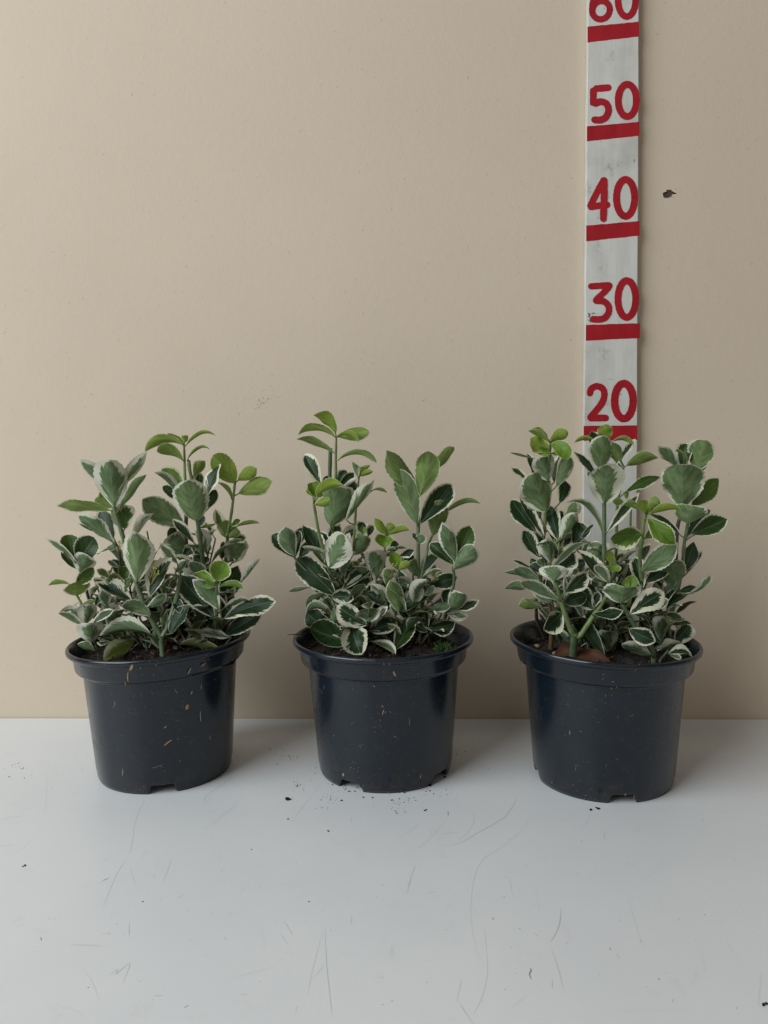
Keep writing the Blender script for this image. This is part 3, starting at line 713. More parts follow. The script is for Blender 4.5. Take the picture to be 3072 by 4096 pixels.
class Shrub:
    def __init__(s, idx, label, seed):
        s.x, s.y, s.k = POTS[idx]; s.rr = random.Random(seed)
        s.root = empty('euonymus_shrub', (s.x*CM, s.y*CM, SOIL_Z*CM))
        tag(s.root, label, 'shrub', 'variegated shrubs growing in pots')
        s.stems = []     # (object, [points], [radii])
    def stem(s, c, pts, dtop, r0=.24, r1=.15, col=(.14, .20, .09), dbase=None, name='stem', young=0.0):
        q = [px(c, a, b) for a, b in pts] if c else pts
        if dbase is None:
            B = at_z(q[0][0], q[0][1], SOIL_Z)
            v = Vector((B.x-s.x, B.y-s.y, 0))
            if v.length > 7.2: B = Vector((s.x, s.y, SOIL_Z))+v.normalized()*7.2+Vector((0, 0, 0))
            d0 = s.y-B.y; B.z = SOIL_Z-.6
        else:
            B = at_y(q[0][0], q[0][1], s.y-dbase); d0 = dbase
        ln = [0]
        for i in range(1, len(q)): ln.append(ln[-1]+math.hypot(q[i][0]-q[i-1][0], q[i][1]-q[i-1][1]))
        P = [B]
        if dbase is None: P.append(at_y(q[0][0], q[0][1], s.y-d0) if False else Vector((B.x, B.y, SOIL_Z+.1)))
        for i in range(1, len(q)):
            d = d0+(dtop-d0)*ln[i]/ln[-1]; P.append(at_y(q[i][0], q[i][1], s.y-d))
        S = catmull(P, 5); n = len(S)
        rad = [r0+(r1-r0)*i/(n-1) for i in range(n)]
        for i in range(n):                       # slight swelling at the nodes
            if i % 7 == 5: rad[i] *= 1.14
        V, Fc = tube(S, rad, 9)
        o = mesh_obj(name, V, Fc, M_STEM, s.root)
        o.color = (*col, 1)
        s.stems.append((o, S, rad))
        return o
    def nearest(s, P, n=None):
        best = None
        for o, S, rad in s.stems:
            for i, q in enumerate(S):
                ax, ay = project(q); bx, by = project(P)
                d = math.hypot(ax-bx, ay-by)
                if best is None or d < best[0]: best = (d, o, q)
        return best
    def stem_at(s, X, Y):
        best = None
        for o, S, rad in s.stems:
            for i, q in enumerate(S):
                ax, ay = project(q); dx = abs(ax-X); d = math.hypot(dx, ay-Y)+.8*max(0, dx-(ay-Y))-.8*min(dx, 12)
                if best is None or d < best[0]: best = (d, o, q, i/len(S))
        return best
    def leaf(s, c, bx, by, tx, ty, w, side='U', m=.2, age=0.0, d=0.0, dt=None, arc=0.0, roll=None, fold=None, dead=0.0, name='leaf', bow=None):
        rr = s.rr
        b = px(c, bx, by); t = px(c, tx, ty)
        dist, so, sq, fr = s.stem_at(*b)
        db = max(s.y-sq.y, -1.2 if b[1] > 2300 else -3.0)+d+.25
        Lpx = math.hypot(t[0]-b[0], t[1]-b[1]); Lcm = Lpx/42.5; wcm = w*SCL/42.5
        up = (b[1]-t[1])/max(Lpx, 1)
        if dt is None:
            if side == 'U': dt = (.30*Lcm if up > 0 else -.05*Lcm)*(.5+.5*abs(up))
            else: dt = (-.30*Lcm*up) if up > 0 else .35*Lcm*(-up)+.15*Lcm
            dt += rr.uniform(-.2, .2)
        yb, yt = min(s.y-db, WALL_Y-1.2, at_z(b[0], b[1], SOIL_Z+.5).y if b[1] > 2200 else 999), min(s.y-db-dt, WALL_Y-.7, at_z(t[0], t[1], SOIL_Z+.55).y if t[1] > 2200 else 999)
        P0 = at_y(b[0], b[1], yb); P1 = at_y(t[0], t[1], yt); P1 = P1+(P1-P0)*.03
        T = (P1-P0).normalized(); view = (CAM-(P0+P1)*.5).normalized()
        N = (view-T*view.dot(T)).normalized()
        if side == 'T': pass
        else: N = -N
        if roll is None:
            asp = wcm/max(Lcm, .1)
            roll = rr.uniform(-22, 22) if asp > .38 else rr.choice((-1, 1))*rr.uniform(30, 48)
            if asp <= .38:                      # edge-on leaves: the upper face turned skywards
                up1 = (Matrix.Rotation(R(abs(roll)), 3, T) @ N).z; up2 = (Matrix.Rotation(-R(abs(roll)), 3, T) @ N).z
                roll = abs(roll) if up1 > up2 else -abs(roll)
        N = Matrix.Rotation(R(roll), 3, T) @ N
        W = wcm/math.cos(R(roll))*1.13
        # arc: bend of the spine inside the picture plane, upwards when positive
        pe = view.cross(T)
        if pe.z < 0 or (abs(pe.z) < .15 and pe.x < 0): pe = -pe
        C = (P0+P1)*.5+pe*(2*arc*Lcm)
        if fold is None: fold = rr.uniform(.15, .6)
        if bow is None: bow = rr.uniform(-.05, .14)
        pf = sq
        leaf_mesh(name, P0, P1, N, W, so, rr, C, fold, bow, rr.uniform(.06, .2), pf, m*rr.uniform(.9, 1.1), age, dead)
    def fill(s, poly, nst, seed, dr=(-5.5, 1.0), maxlen=3.6, cap=70):
        """further shoots in the middle and at the back: pairs of leaves at every node"""
        rr = random.Random(seed); made = 0
        xs = [p[0] for p in poly]; ys = [p[1] for p in poly]
        for k in range(nst):
            for tries in range(60):
                X = rr.uniform(min(xs), max(xs)); Y = rr.uniform(min(ys), max(ys))
                if in_poly(X, Y, poly): break
            d = rr.uniform(*dr)
            top = at_y(X, Y, s.y-d)
            base = Vector((s.x+(top.x-s.x)*.55, s.y-d*.75, SOIL_Z-.4))
            mid = base.lerp(top, .5)+Vector((rr.uniform(-.5, .5), rr.uniform(-.4, .4), 0))
            S = catmull([base, mid, top], 9); n = len(S)
            rad = [.13-.05*i/(n-1) for i in range(n)]
            V, Fc = tube(S, rad, 7)
            o = mesh_obj('stem', V, Fc, M_STEM, s.root); o.color = (.075, .10, .05, 1)
            az = rr.uniform(0, 3.14); ln = sum((S[i+1]-S[i]).length for i in range(n-1))
            nodes = max(2, int(ln/1.25))
            for q in range(nodes):
                f = .10+.90*q/(nodes-1); P = S[int(f*(n-1))]
                az += math.pi/2+rr.uniform(-.3, .3)
                for sg in (0, math.pi):
                    if made >= cap: return
                    a = az+sg; el = rr.uniform(.25, 1.0)
                    L = rr.uniform(.6, 1.0)*maxlen*(0.75 if f > .9 else 1)
                    T = Vector((math.cos(a)*math.cos(el), math.sin(a)*math.cos(el), math.sin(el)))
                    P0 = P+T*.5; P1 = P0+T*L
                    if P1.y > WALL_Y-.8 or P1.z < SOIL_Z+.1: continue
                    x1, y1 = project(P1)
                    if not in_poly(x1, y1, poly): continue
                    N = Vector((0, 0, 1))-T*T.z
                    leaf_mesh('leaf', P0, P1, N, L*rr.uniform(.42, .58), o, rr, None, rr.uniform(.15, .4), rr.uniform(0, .12), .12, P, rr.choice((.12, .2, .3, .45)), rr.choice((0, 0, .15)))
                    made += 1
    def buds(s, c, x, y, n=7, spread=.28, d=.6):
        X, Y = px(c, x, y); dist, so, sq, fr = s.stem_at(X, Y)
        P = at_y(X, Y, sq.y-d); V = []; Fc = []; rr = s.rr
        base = P-Vector((0, 0, .6))+(sq-P)*.3
        for k in range(n):
            q = P+Vector((rr.uniform(-1, 1)*spread, rr.uniform(-1, 1)*spread*.6, rr.uniform(-.7, .7)*spread))
            a, b = tube([base, base.lerp(q, .6)+Vector((0, 0, .05)), q], [.018, .014, .014], 4); j = len(V); V += a; Fc += [tuple(i+j for i in f) for f in b]
            bm = bmesh.new(); bmesh.ops.create_icosphere(bm, subdivisions=1, radius=.085*rr.uniform(.8, 1.2)); j = len(V)
            V += [q+v.co for v in bm.verts]; Fc += [tuple(v.index+j for v in f.verts) for f in bm.faces]; bm.free()
        mesh_obj('flower_buds', V, Fc, M_BUD, so)

DG = (.115, .165, .075); LG = (.17, .245, .085); PURP = (.10, .085, .075); BRN = (.16, .095, .05); GRN = (.13, .185, .095)
def A2f(x, y): return 150+x*.6028, 1650+y*.6028
def B2f(x, y): return 1030+x*.5847, 1600+y*.5847
def C2f(x, y): return 1980+x*.6028, 1650+y*.6028

# leaves: crop, base x y, tip x y, seen width, face (U lower, T upper), cream margin, youth, then options d= (nearer +), dt=, arc=, roll=
def put(shrub, text):
    for line in text.strip().splitlines():
        q = line.split('#')[0].split()
        if not q: continue
        kw = {}
        for a in q[9:]:
            k, v = a.split('='); kw[k] = float(v)
        shrub.leaf(q[0], *[float(v) for v in q[1:6]], side=q[6], m=float(q[7]), age=float(q[8]), **kw)

def shrub_a():
    s = Shrub(0, 'green and cream variegated shrub in the cobweb-stained pot', 101)
    f = lambda L: [A2f(*p) for p in L]
    s.stem(None, f([(833, 1612), (824, 1530), (815, 1475), (770, 1400), (705, 1265), (652, 1120), (602, 960), (560, 800), (522, 690), (507, 620)]), 3.2, .30, .17, GRN)
    s.stem(None, f([(828, 1490), (868, 1410), (912, 1260), (932, 1180), (950, 1080)]), 1.0, .25, .18, GRN, dbase=2.6)
    s.stem(None, f([(1085, 1475), (1098, 1250), (1100, 1010), (1080, 860), (1062, 720), (1050, 670)]), 2.4, .25, .18, DG)
    s.stem(None, f([(1010, 1470), (1000, 1200), (985, 820), (988, 650), (990, 480)]), -.8, .24, .18, PURP)
    s.stem(None, f([(988, 520), (978, 420), (975, 300), (971, 205)]), -.6, .15, .10, LG, dbase=-.8)
    s.stem(None, f([(1000, 520), (1022, 455), (1010, 380), (1003, 318)]), -.4, .17, .17, (.15, .20, .075), dbase=-.8)
    s.stem(None, f([(1215, 1460), (1235, 1100), (1255, 900), (1264, 800), (1285, 680), (1300, 560), (1310, 470)]), .3, .22, .11, LG)
    s.stem(None, f([(1182, 1562), (1182, 1430), (1192, 1290), (1190, 1180), (1188, 1110)]), 3.0, .20, .12, GRN)
    s.stem(None, f([(408, 1612), (378, 1520), (350, 1440)]), 2.6, .14, .10, GRN)
    s.stem(None, f([(430, 1500), (380, 1340), (345, 1250), (318, 1160), (285, 1050), (240, 985)]), .5, .20, .12, PURP)
    s.stem(None, f([(330, 1420), (300, 1290), (262, 1215), (240, 1160)]), 1.2, .13, .10, LG, dbase=1.0)
    s.stem(None, f([(555, 1430), (562, 1200), (548, 1000), (540, 900)]), -.5, .15, .10, PURP)
    put(s, '''
A1 1020 1150 970 580 350 U .32 0 d=.4
A1 960 960 570 550 150 U .4 0 d=-.6
A1 1090 900 1430 470 140 U .6 .1 d=-.8
A1 1085 1190 1425 700 105 U .15 .2
A1 960 1200 275 1150 130 U .10 .5 arc=.04
A1 980 1160 760 1075 130 U .06 .6 d=-.8
A1 970 1130 840 950 120 U .06 .75 d=-1.2
A1 1010 1560 820 1190 240 T .22 0 d=-.8
A1 1010 1640 540 1290 170 U .28 0 d=.3
A1 940 1540 550 1395 60 T .3 0 d=-.2
A1 1160 1440 1200 1150 260 T .42 .25 d=-.8
A1 1260 1560 1515 1200 125 U .8 .1 d=-.3
A3 1320 580 1335 -120 350 U .25 .08 d=.8
A2 440 330 -40 430 130 U .10 .8 arc=.22
A2 430 530 95 400 135 U .08 .6 arc=.09 d=.3
A2 445 310 235 205 60 U .05 1 arc=.08 d=-.3
A2 455 300 455 205 80 U .03 1
A2 475 340 885 180 55 U .05 .7 arc=.16
A2 495 530 815 360 45 U .08 .5 arc=.16
A2 580 740 720 540 150 U .1 .6 d=-.9
A2 440 860 155 680 180 T .25 .55 arc=.1 d=-.3
A2 420 1030 95 670 100 U .28 0 d=.5
A2 420 1070 180 890 130 T .08 0 d=-.6
A2 440 960 290 830 110 T .08 0 d=-1.2
A2 740 1010 890 580 160 T .3 0 d=-.4
A2 650 930 650 710 160 T .35 0 d=-.3
A2 620 1340 520 820 400 U .18 .1 d=.5
A2 450 1400 -80 1040 330 U .10 .05 d=.6
A2 780 1170 870 930 130 T .15 0 d=-.8
A2 640 1420 715 1270 100 T .2 0 d=-.6
A2 640 1430 870 1395 45 U .08 .6 d=-1
A2 1125 830 865 475 270 U .03 .85
A2 1170 800 1410 640 170 U .05 .85 d=-.4
A2 1180 975 1600 810 225 U .08 .7 d=.2
A2 1080 1045 885 850 55 U .08 .5 arc=.13
A2 1085 1400 1190 1325 70 T .06 .8
A2 1140 1420 1460 1355 50 U .06 .6 arc=.08
A2 1010 1550 870 1200 130 T .5 .3 d=.2
A2 1050 1570 940 1360 190 U .1 .5
A2 1060 1560 1160 1440 140 U .1 .5 d=.3
A2 1100 1590 1270 1560 110 T .35 .2
A2 590 1640 310 1320 110 T .3 0 d=.4
A4 410 250 290 -60 300 U .35 0
A2 260 1620 300 1420 130 T .1 0 d=-.6
A2 700 1650 870 1440 80 U .6 .2 d=-.5
A2 710 1650 745 1490 45 U .8 .2
A3 500 330 110 40 75 U .35 0 d=.6
A3 490 320 410 -40 240 T .08 .2
A3 560 300 760 10 300 T .10 .05
A3 510 410 320 190 150 T .1 0 d=-.4
A3 560 460 650 250 270 U .38 0 d=.7
A3 520 610 740 420 170 T .15 .3
A3 420 620 150 630 65 U .06 .7 arc=.08
A3 520 770 500 600 310 U .12 .55 d=.5
A3 590 890 740 845 65 U .1 .2
A3 570 930 300 990 95 U .9 .05
A3 600 1170 285 1000 90 U .28 0
A3 640 1150 690 870 215 U .55 0 d=.4
A3 720 1390 690 1140 305 U .5 0 d=.6
A3 730 1140 1000 970 100 T .3 .1
A3 760 1500 535 1420 90 U .1 0 d=.3
A3 1060 1240 800 1170 130 U .35 0
A3 1490 1270 850 1290 160 U .25 0 arc=.10 d=.6
A3 1500 1040 1120 900 175 U .14 0 arc=.08 d=.4
A3 1060 1200 1240 1000 115 U .3 0 d=.3
A3 1250 810 720 570 110 T .25 0
A3 1250 850 760 640 180 T .3 0 d=.4
A3 1140 690 950 490 195 U .3 .3 d=-.5
A3 970 550 775 420 95 T .3 .4
A3 1180 560 1120 390 155 T .08 .3
A3 1160 710 1260 530 75 T .1 .3 d=.3
A3 1080 400 940 310 65 U .4 0
A3 1040 90 930 150 85 U .2 0
A3 770 910 860 760 85 T .15 0
A3 1100 960 950 895 95 U .9 0 d=-.8
A3 960 1010 840 950 95 U .9 0 d=-.5
A3 1350 570 1520 450 100 T .3 0
A3 1340 710 1600 630 110 U .3 0 d=-.5
A4 -40 930 200 760 120 U .22 0
A4 0 790 280 280 215 T .35 0 d=.6
A4 850 1050 400 520 310 T .18 0 d=.2
A4 905 950 570 590 215 U .22 0 d=1.0 arc=.06
A4 880 570 980 320 255 T .10 .9 d=.4 dt=-.2
A4 850 600 590 495 100 T .08 .9 d=.3
A4 855 660 690 590 85 T .06 .85
A4 925 660 1230 700 80 T .12 .9 arc=.12
A4 960 830 1160 380 270 T .1 0 d=-.6
A4 990 1070 1650 870 205 T .25 0 arc=.06 d=.5
A4 980 1300 1490 1010 200 T .08 0
A4 990 930 1320 820 95 U .3 0 d=-.6
A4 1080 1325 670 1220 105 U .65 0 d=1.0
A4 900 1460 430 1390 120 U .15 .4 d=.5 dead=.35
A4 1200 600 1430 260 95 U .7 0 arc=-.14 d=-.4
A4 1090 340 1190 30 300 U .35 0 d=.4
A4 950 280 960 60 140 T .4 0
A4 270 1280 530 900 165 T .06 0
A4 640 490 430 420 95 U .9 0
A4 660 460 760 350 150 U .1 0
A4 330 470 470 300 90 U .2 0
A4 640 470 400 250 65 U .6 0
A4 360 340 130 90 120 U .28 0
A4 450 250 590 110 140 T .12 0
A4 700 340 590 240 120 T .15 0
A4 720 350 770 260 90 T .2 0
A4 800 1340 500 1090 210 T .05 0 d=-1
A4 800 1230 760 850 110 T .1 0 d=-.6
A4 160 1190 230 990 75 U .2 0
A4 300 780 400 1000 120 T .1 0 d=-.5
''')
    poly = [(230, 2440), (330, 2280), (420, 2080), (470, 2010), (640, 2140), (740, 2000), (880, 2120), (930, 2130), (990, 2250), (980, 2440), (900, 2560), (330, 2590)]
    s.fill(poly, 24, 21, (-6, -.8), 3.6, 130)
    s.fill([(250, 2440), (420, 2300), (700, 2280), (960, 2330), (980, 2450), (890, 2560), (340, 2590)], 14, 31, (-4, -.3), 3.2, 80)
    for c, x, y in (('A3', 1240, 265), ('A3', 1565, 385), ('A3', 975, 465), ('A3', 1580, 465), ('A3', 1090, 70)): s.buds(c, x, y)
    # yellowing leaf sinking on to the soil
    s.leaf('A3', 1300, 1370, 870, 1600, 240, 'U', .35, .75, d=.3, dt=.3, dead=.30)

def shrub_b():
    s = Shrub(1, 'green and cream variegated shrub in the pot between the other two', 202)
    P = lambda c, L: [px(c, *p) for p in L]
    s.stem(None, P('B1', [(838, 2830), (830, 2600), (850, 2200), (870, 1500), (905, 1000), (905, 700), (910, 430)]), .2, .24, .11, LG)
    s.stem(None, P('B1', [(860, 1300), (835, 1100), (826, 900), (835, 540)]), -1.6, .18, .19, (.085, .13, .07), dbase=-2.2)
    s.stem(None, P('B3', [(1020, 1420), (990, 960), (945, 800), (870, 620), (800, 450), (740, 230), (680, 0), (630, -280), (612, -390)]), 2.8, .24, .12, LG)
    s.stem(None, P('B1', [(1140, 1900), (1165, 1470), (1190, 1150), (1215, 910)]), -1.4, .13, .09, LG, dbase=-2.0)
    s.stem(None, P('B4', [(868, 1465), (815, 1130), (790, 900), (755, 580), (740, 400), (738, 100), (738, -200), (735, -540)]), .6, .24, .15, GRN)
    s.stem(None, P('B4', [(770, 640), (835, 350), (880, 150), (930, 30)]), -1.2, .14, .11, DG, dbase=.4)
    s.stem(None, P('B4', [(1010, 1440), (1120, 1050), (1205, 720), (1215, 570), (1200, 470)]), 1.0, .19, .13, GRN)
    s.stem(None, P('B3', [(790, 900), (640, 640), (420, 410), (345, 315)]), -.2, .13, .10, GRN, dbase=-2.4)
    s.stem(None, P('B3', [(1395, 1460), (1345, 1280), (1350, 1160), (1345, 1090)]), 3.0, .14, .10, PURP)
    s.stem(None, P('B3', [(1180, 1450), (1130, 1240), (1100, 1150)]), 2.8, .12, .10, GRN)
    s.stem(None, P('B2', [(320, 2500), (300, 1900), (290, 1600), (310, 1280)]), -.2, .16, .09, LG)
    s.stem(None, P('B4', [(560, 1380), (530, 1050), (490, 700), (485, 490)]), 1.2, .17, .10, GRN)
    put(s, '''
B1 900 340 620 85 135 U .03 .95 arc=.10
B1 890 385 410 350 95 U .06 .75 arc=.16
B1 935 385 1345 335 170 U .06 .7 arc=.09 d=-.3
B1 935 370 1215 460 60 U .08 .95 arc=.20 d=.4
B1 870 590 405 390 95 U .06 .4 arc=.02 d=-.3
B1 935 700 1445 735 70 U .08 .4 arc=.20
B1 705 1020 490 620 185 T .3 0 fold=.6
B1 715 1030 830 920 100 T .1 0 d=-.8
B1 955 1060 1150 870 130 T .15 0
B1 950 1010 1035 830 135 T .2 0 d=-.6
B1 960 1110 1190 930 45 U .9 0 d=.3
B1 1060 1270 1120 960 190 T .12 0 d=-.4
B1 1045 1490 1390 940 155 U .4 .1 arc=-.07 d=.5
B1 835 1560 880 1040 425 U .10 .05 d=1.6
B1 640 1190 1005 1020 115 U .05 1 arc=.12 d=.3
B1 630 1180 600 1000 150 T .03 .95 d=-.2
B1 600 1180 525 1060 55 T .05 1
B1 630 1290 820 1225 110 U .04 .95 d=.5
B1 670 1190 705 1120 90 T .03 .85
B1 1210 915 1390 855 75 U .04 .85
B1 1215 900 1360 760 50 U .05 .9 d=-.3
B1 1205 930 1130 715 85 U .4 .2 d=.2
B1 1215 900 1270 790 80 U .04 .85
B1 1400 1095 1580 1140 45 U .06 .5 arc=.08 d=-.8
B2 735 740 365 190 255 U .03 .35
B2 770 765 890 165 290 U .04 .4 d=.4
B2 960 440 1215 155 135 U .06 .5 d=-1.2
B2 720 1140 500 460 285 U .09 .12 d=.3
B2 775 1140 1165 640 265 T .14 0 d=.2
B2 935 1300 1050 870 260 U .07 .3
B2 1105 1000 1570 850 60 U .05 .4 arc=.12 d=-.6
B2 745 1410 790 1290 130 U .2 0
B2 720 1370 670 1265 65 T .1 0
B2 320 1290 165 1080 105 U .03 .95
B2 335 1280 380 1130 125 U .04 .7 d=-.3
B2 340 1295 615 1220 90 U .04 .95 arc=.08
B2 305 1310 290 1450 215 T .06 .95 d=.3
B2 1225 1640 1080 1160 200 U .18 0 d=.4
B2 1240 1620 1440 1180 240 T .12 .25 d=-.5
B2 1205 1680 890 1405 165 T .1 .05 d=.2
B4 1210 490 1470 180 235 U .12 0 d=.6
B3 345 325 60 20 205 T .1 0 
B3 360 305 240 -50 225 U .15 0 d=.5
B3 385 290 420 -20 130 T .12 0 d=-.5
B3 420 330 570 100 135 T .1 0 d=-.2
B3 740 410 470 -70 195 T .12 0 d=.2
B3 745 390 600 230 65 U .2 0
B3 820 460 1000 20 345 U .45 0 d=.6
B3 860 430 1100 260 115 U .15 0 d=.2
B3 895 830 420 350 305 T .10 0 d=.5
B3 990 770 1470 370 150 T .2 0 d=.4
B3 1020 750 1380 620 175 T .42 0
B3 855 860 1145 880 190 T .35 0 arc=.08 d=.6
B3 790 815 510 1000 110 U .16 0 arc=.12
B3 800 1020 500 1060 110 U .12 0 arc=.14 d=.2
B3 560 730 290 775 50 U .1 0 d=-.8
B3 1320 1220 940 980 255 T .38 0 d=.4
B3 1350 1180 1340 1010 295 U .22 0 d=.8
B3 1380 1210 1590 1000 95 T .4 0 d=.3
B4 105 1300 440 1180 265 T .33 0 d=.5
B3 1120 1260 1230 1600 325 T .33 0 d=.8 dt=.9
B3 1090 1480 565 1290 310 T .05 .05 d=.3 dt=.6
B3 800 1280 520 1080 260 T .05 0 d=.2
B3 810 1210 1000 1000 155 U .06 0
B4 130 1450 470 1600 105 U .5 0 d=.8
B3 1000 570 860 530 70 U .2 0
B3 890 540 1080 445 65 T .15 0
B3 1130 290 1290 50 195 U .1 .05
B3 1440 640 1400 220 265 U .38 0
B3 800 110 960 -80 160 T .3 0
B3 985 70 1190 -60 155 T .45 0 d=.3
B3 1250 30 1270 -140 145 T .3 0
B3 1340 40 1400 -90 105 T .3 .1
B3 1285 20 1260 -65 95 T .04 .9 d=.4
B3 420 180 460 -60 140 T .12 0 d=-1
B4 375 890 100 690 125 U .6 .1 d=.3
B4 490 1060 370 660 210 U .10 .25 d=.9
B4 545 830 470 500 165 T .15 0 d=.2
B4 480 500 400 250 145 T .04 1 d=.3 dt=-.2
B4 490 490 630 410 95 U .04 .95 d=.3
B4 310 690 320 470 140 U .3 .25
B4 365 615 340 555 75 T .05 .9
B4 495 1050 940 740 205 T .08 0 d=.6 arc=-.05
B4 810 840 940 715 85 U .3 0 d=.8
B4 520 970 760 690 225 U .45 .1 d=.2
B4 765 580 620 365 175 U .15 0 d=.2
B4 785 550 1030 250 145 T .33 0
B4 800 590 1050 495 65 U .3 0 d=.3
B4 880 710 1250 600 195 T .14 0
B4 1140 1020 1330 800 235 U .18 0 d=.5
B4 1240 1020 1540 890 130 T .4 0 arc=-.06
B4 1120 1080 1400 1110 140 U .5 0
B4 890 1265 1230 1200 185 T .10 0 d=.6
B4 855 1045 1160 950 100 U .15 0 d=.6
B4 860 1325 685 1210 95 T .14 0 d=.3
B4 430 1550 640 1120 245 T .10 .1 d=.2
B4 490 310 690 235 95 T .3 0
B4 520 390 690 310 80 T .2 0
B4 320 250 440 225 45 U .2 .2
B4 430 200 580 200 45 U .2 0
B4 390 260 440 110 115 T .1 .1
B4 960 610 960 430 65 T .05 .9
B4 970 600 1060 535 55 T .05 .95
B4 1110 970 1150 760 135 T .1 0
B4 330 970 60 800 125 T .06 0
B4 320 950 200 810 105 U .1 0
B4 85 1010 80 920 150 U .35 0
B4 430 1110 400 940 110 U .3 0
''')
    poly = [(1160, 2180), (1230, 2090), (1400, 2090), (1500, 2110), (1620, 2200), (1790, 2260), (1850, 2380), (1830, 2500), (1720, 2560), (1260, 2580), (1220, 2440), (1250, 2330)]
    s.fill(poly, 26, 22, (-6, -.8), 3.6, 130)
    s.fill([(1230, 2420), (1240, 2300), (1500, 2250), (1800, 2330), (1830, 2480), (1700, 2570), (1270, 2590)], 14, 32, (-4, -.3), 3.2, 80)
    for c, x, y in (('B3', 1480, 20), ('B4', 420, 420)): s.buds(c, x, y, 4)

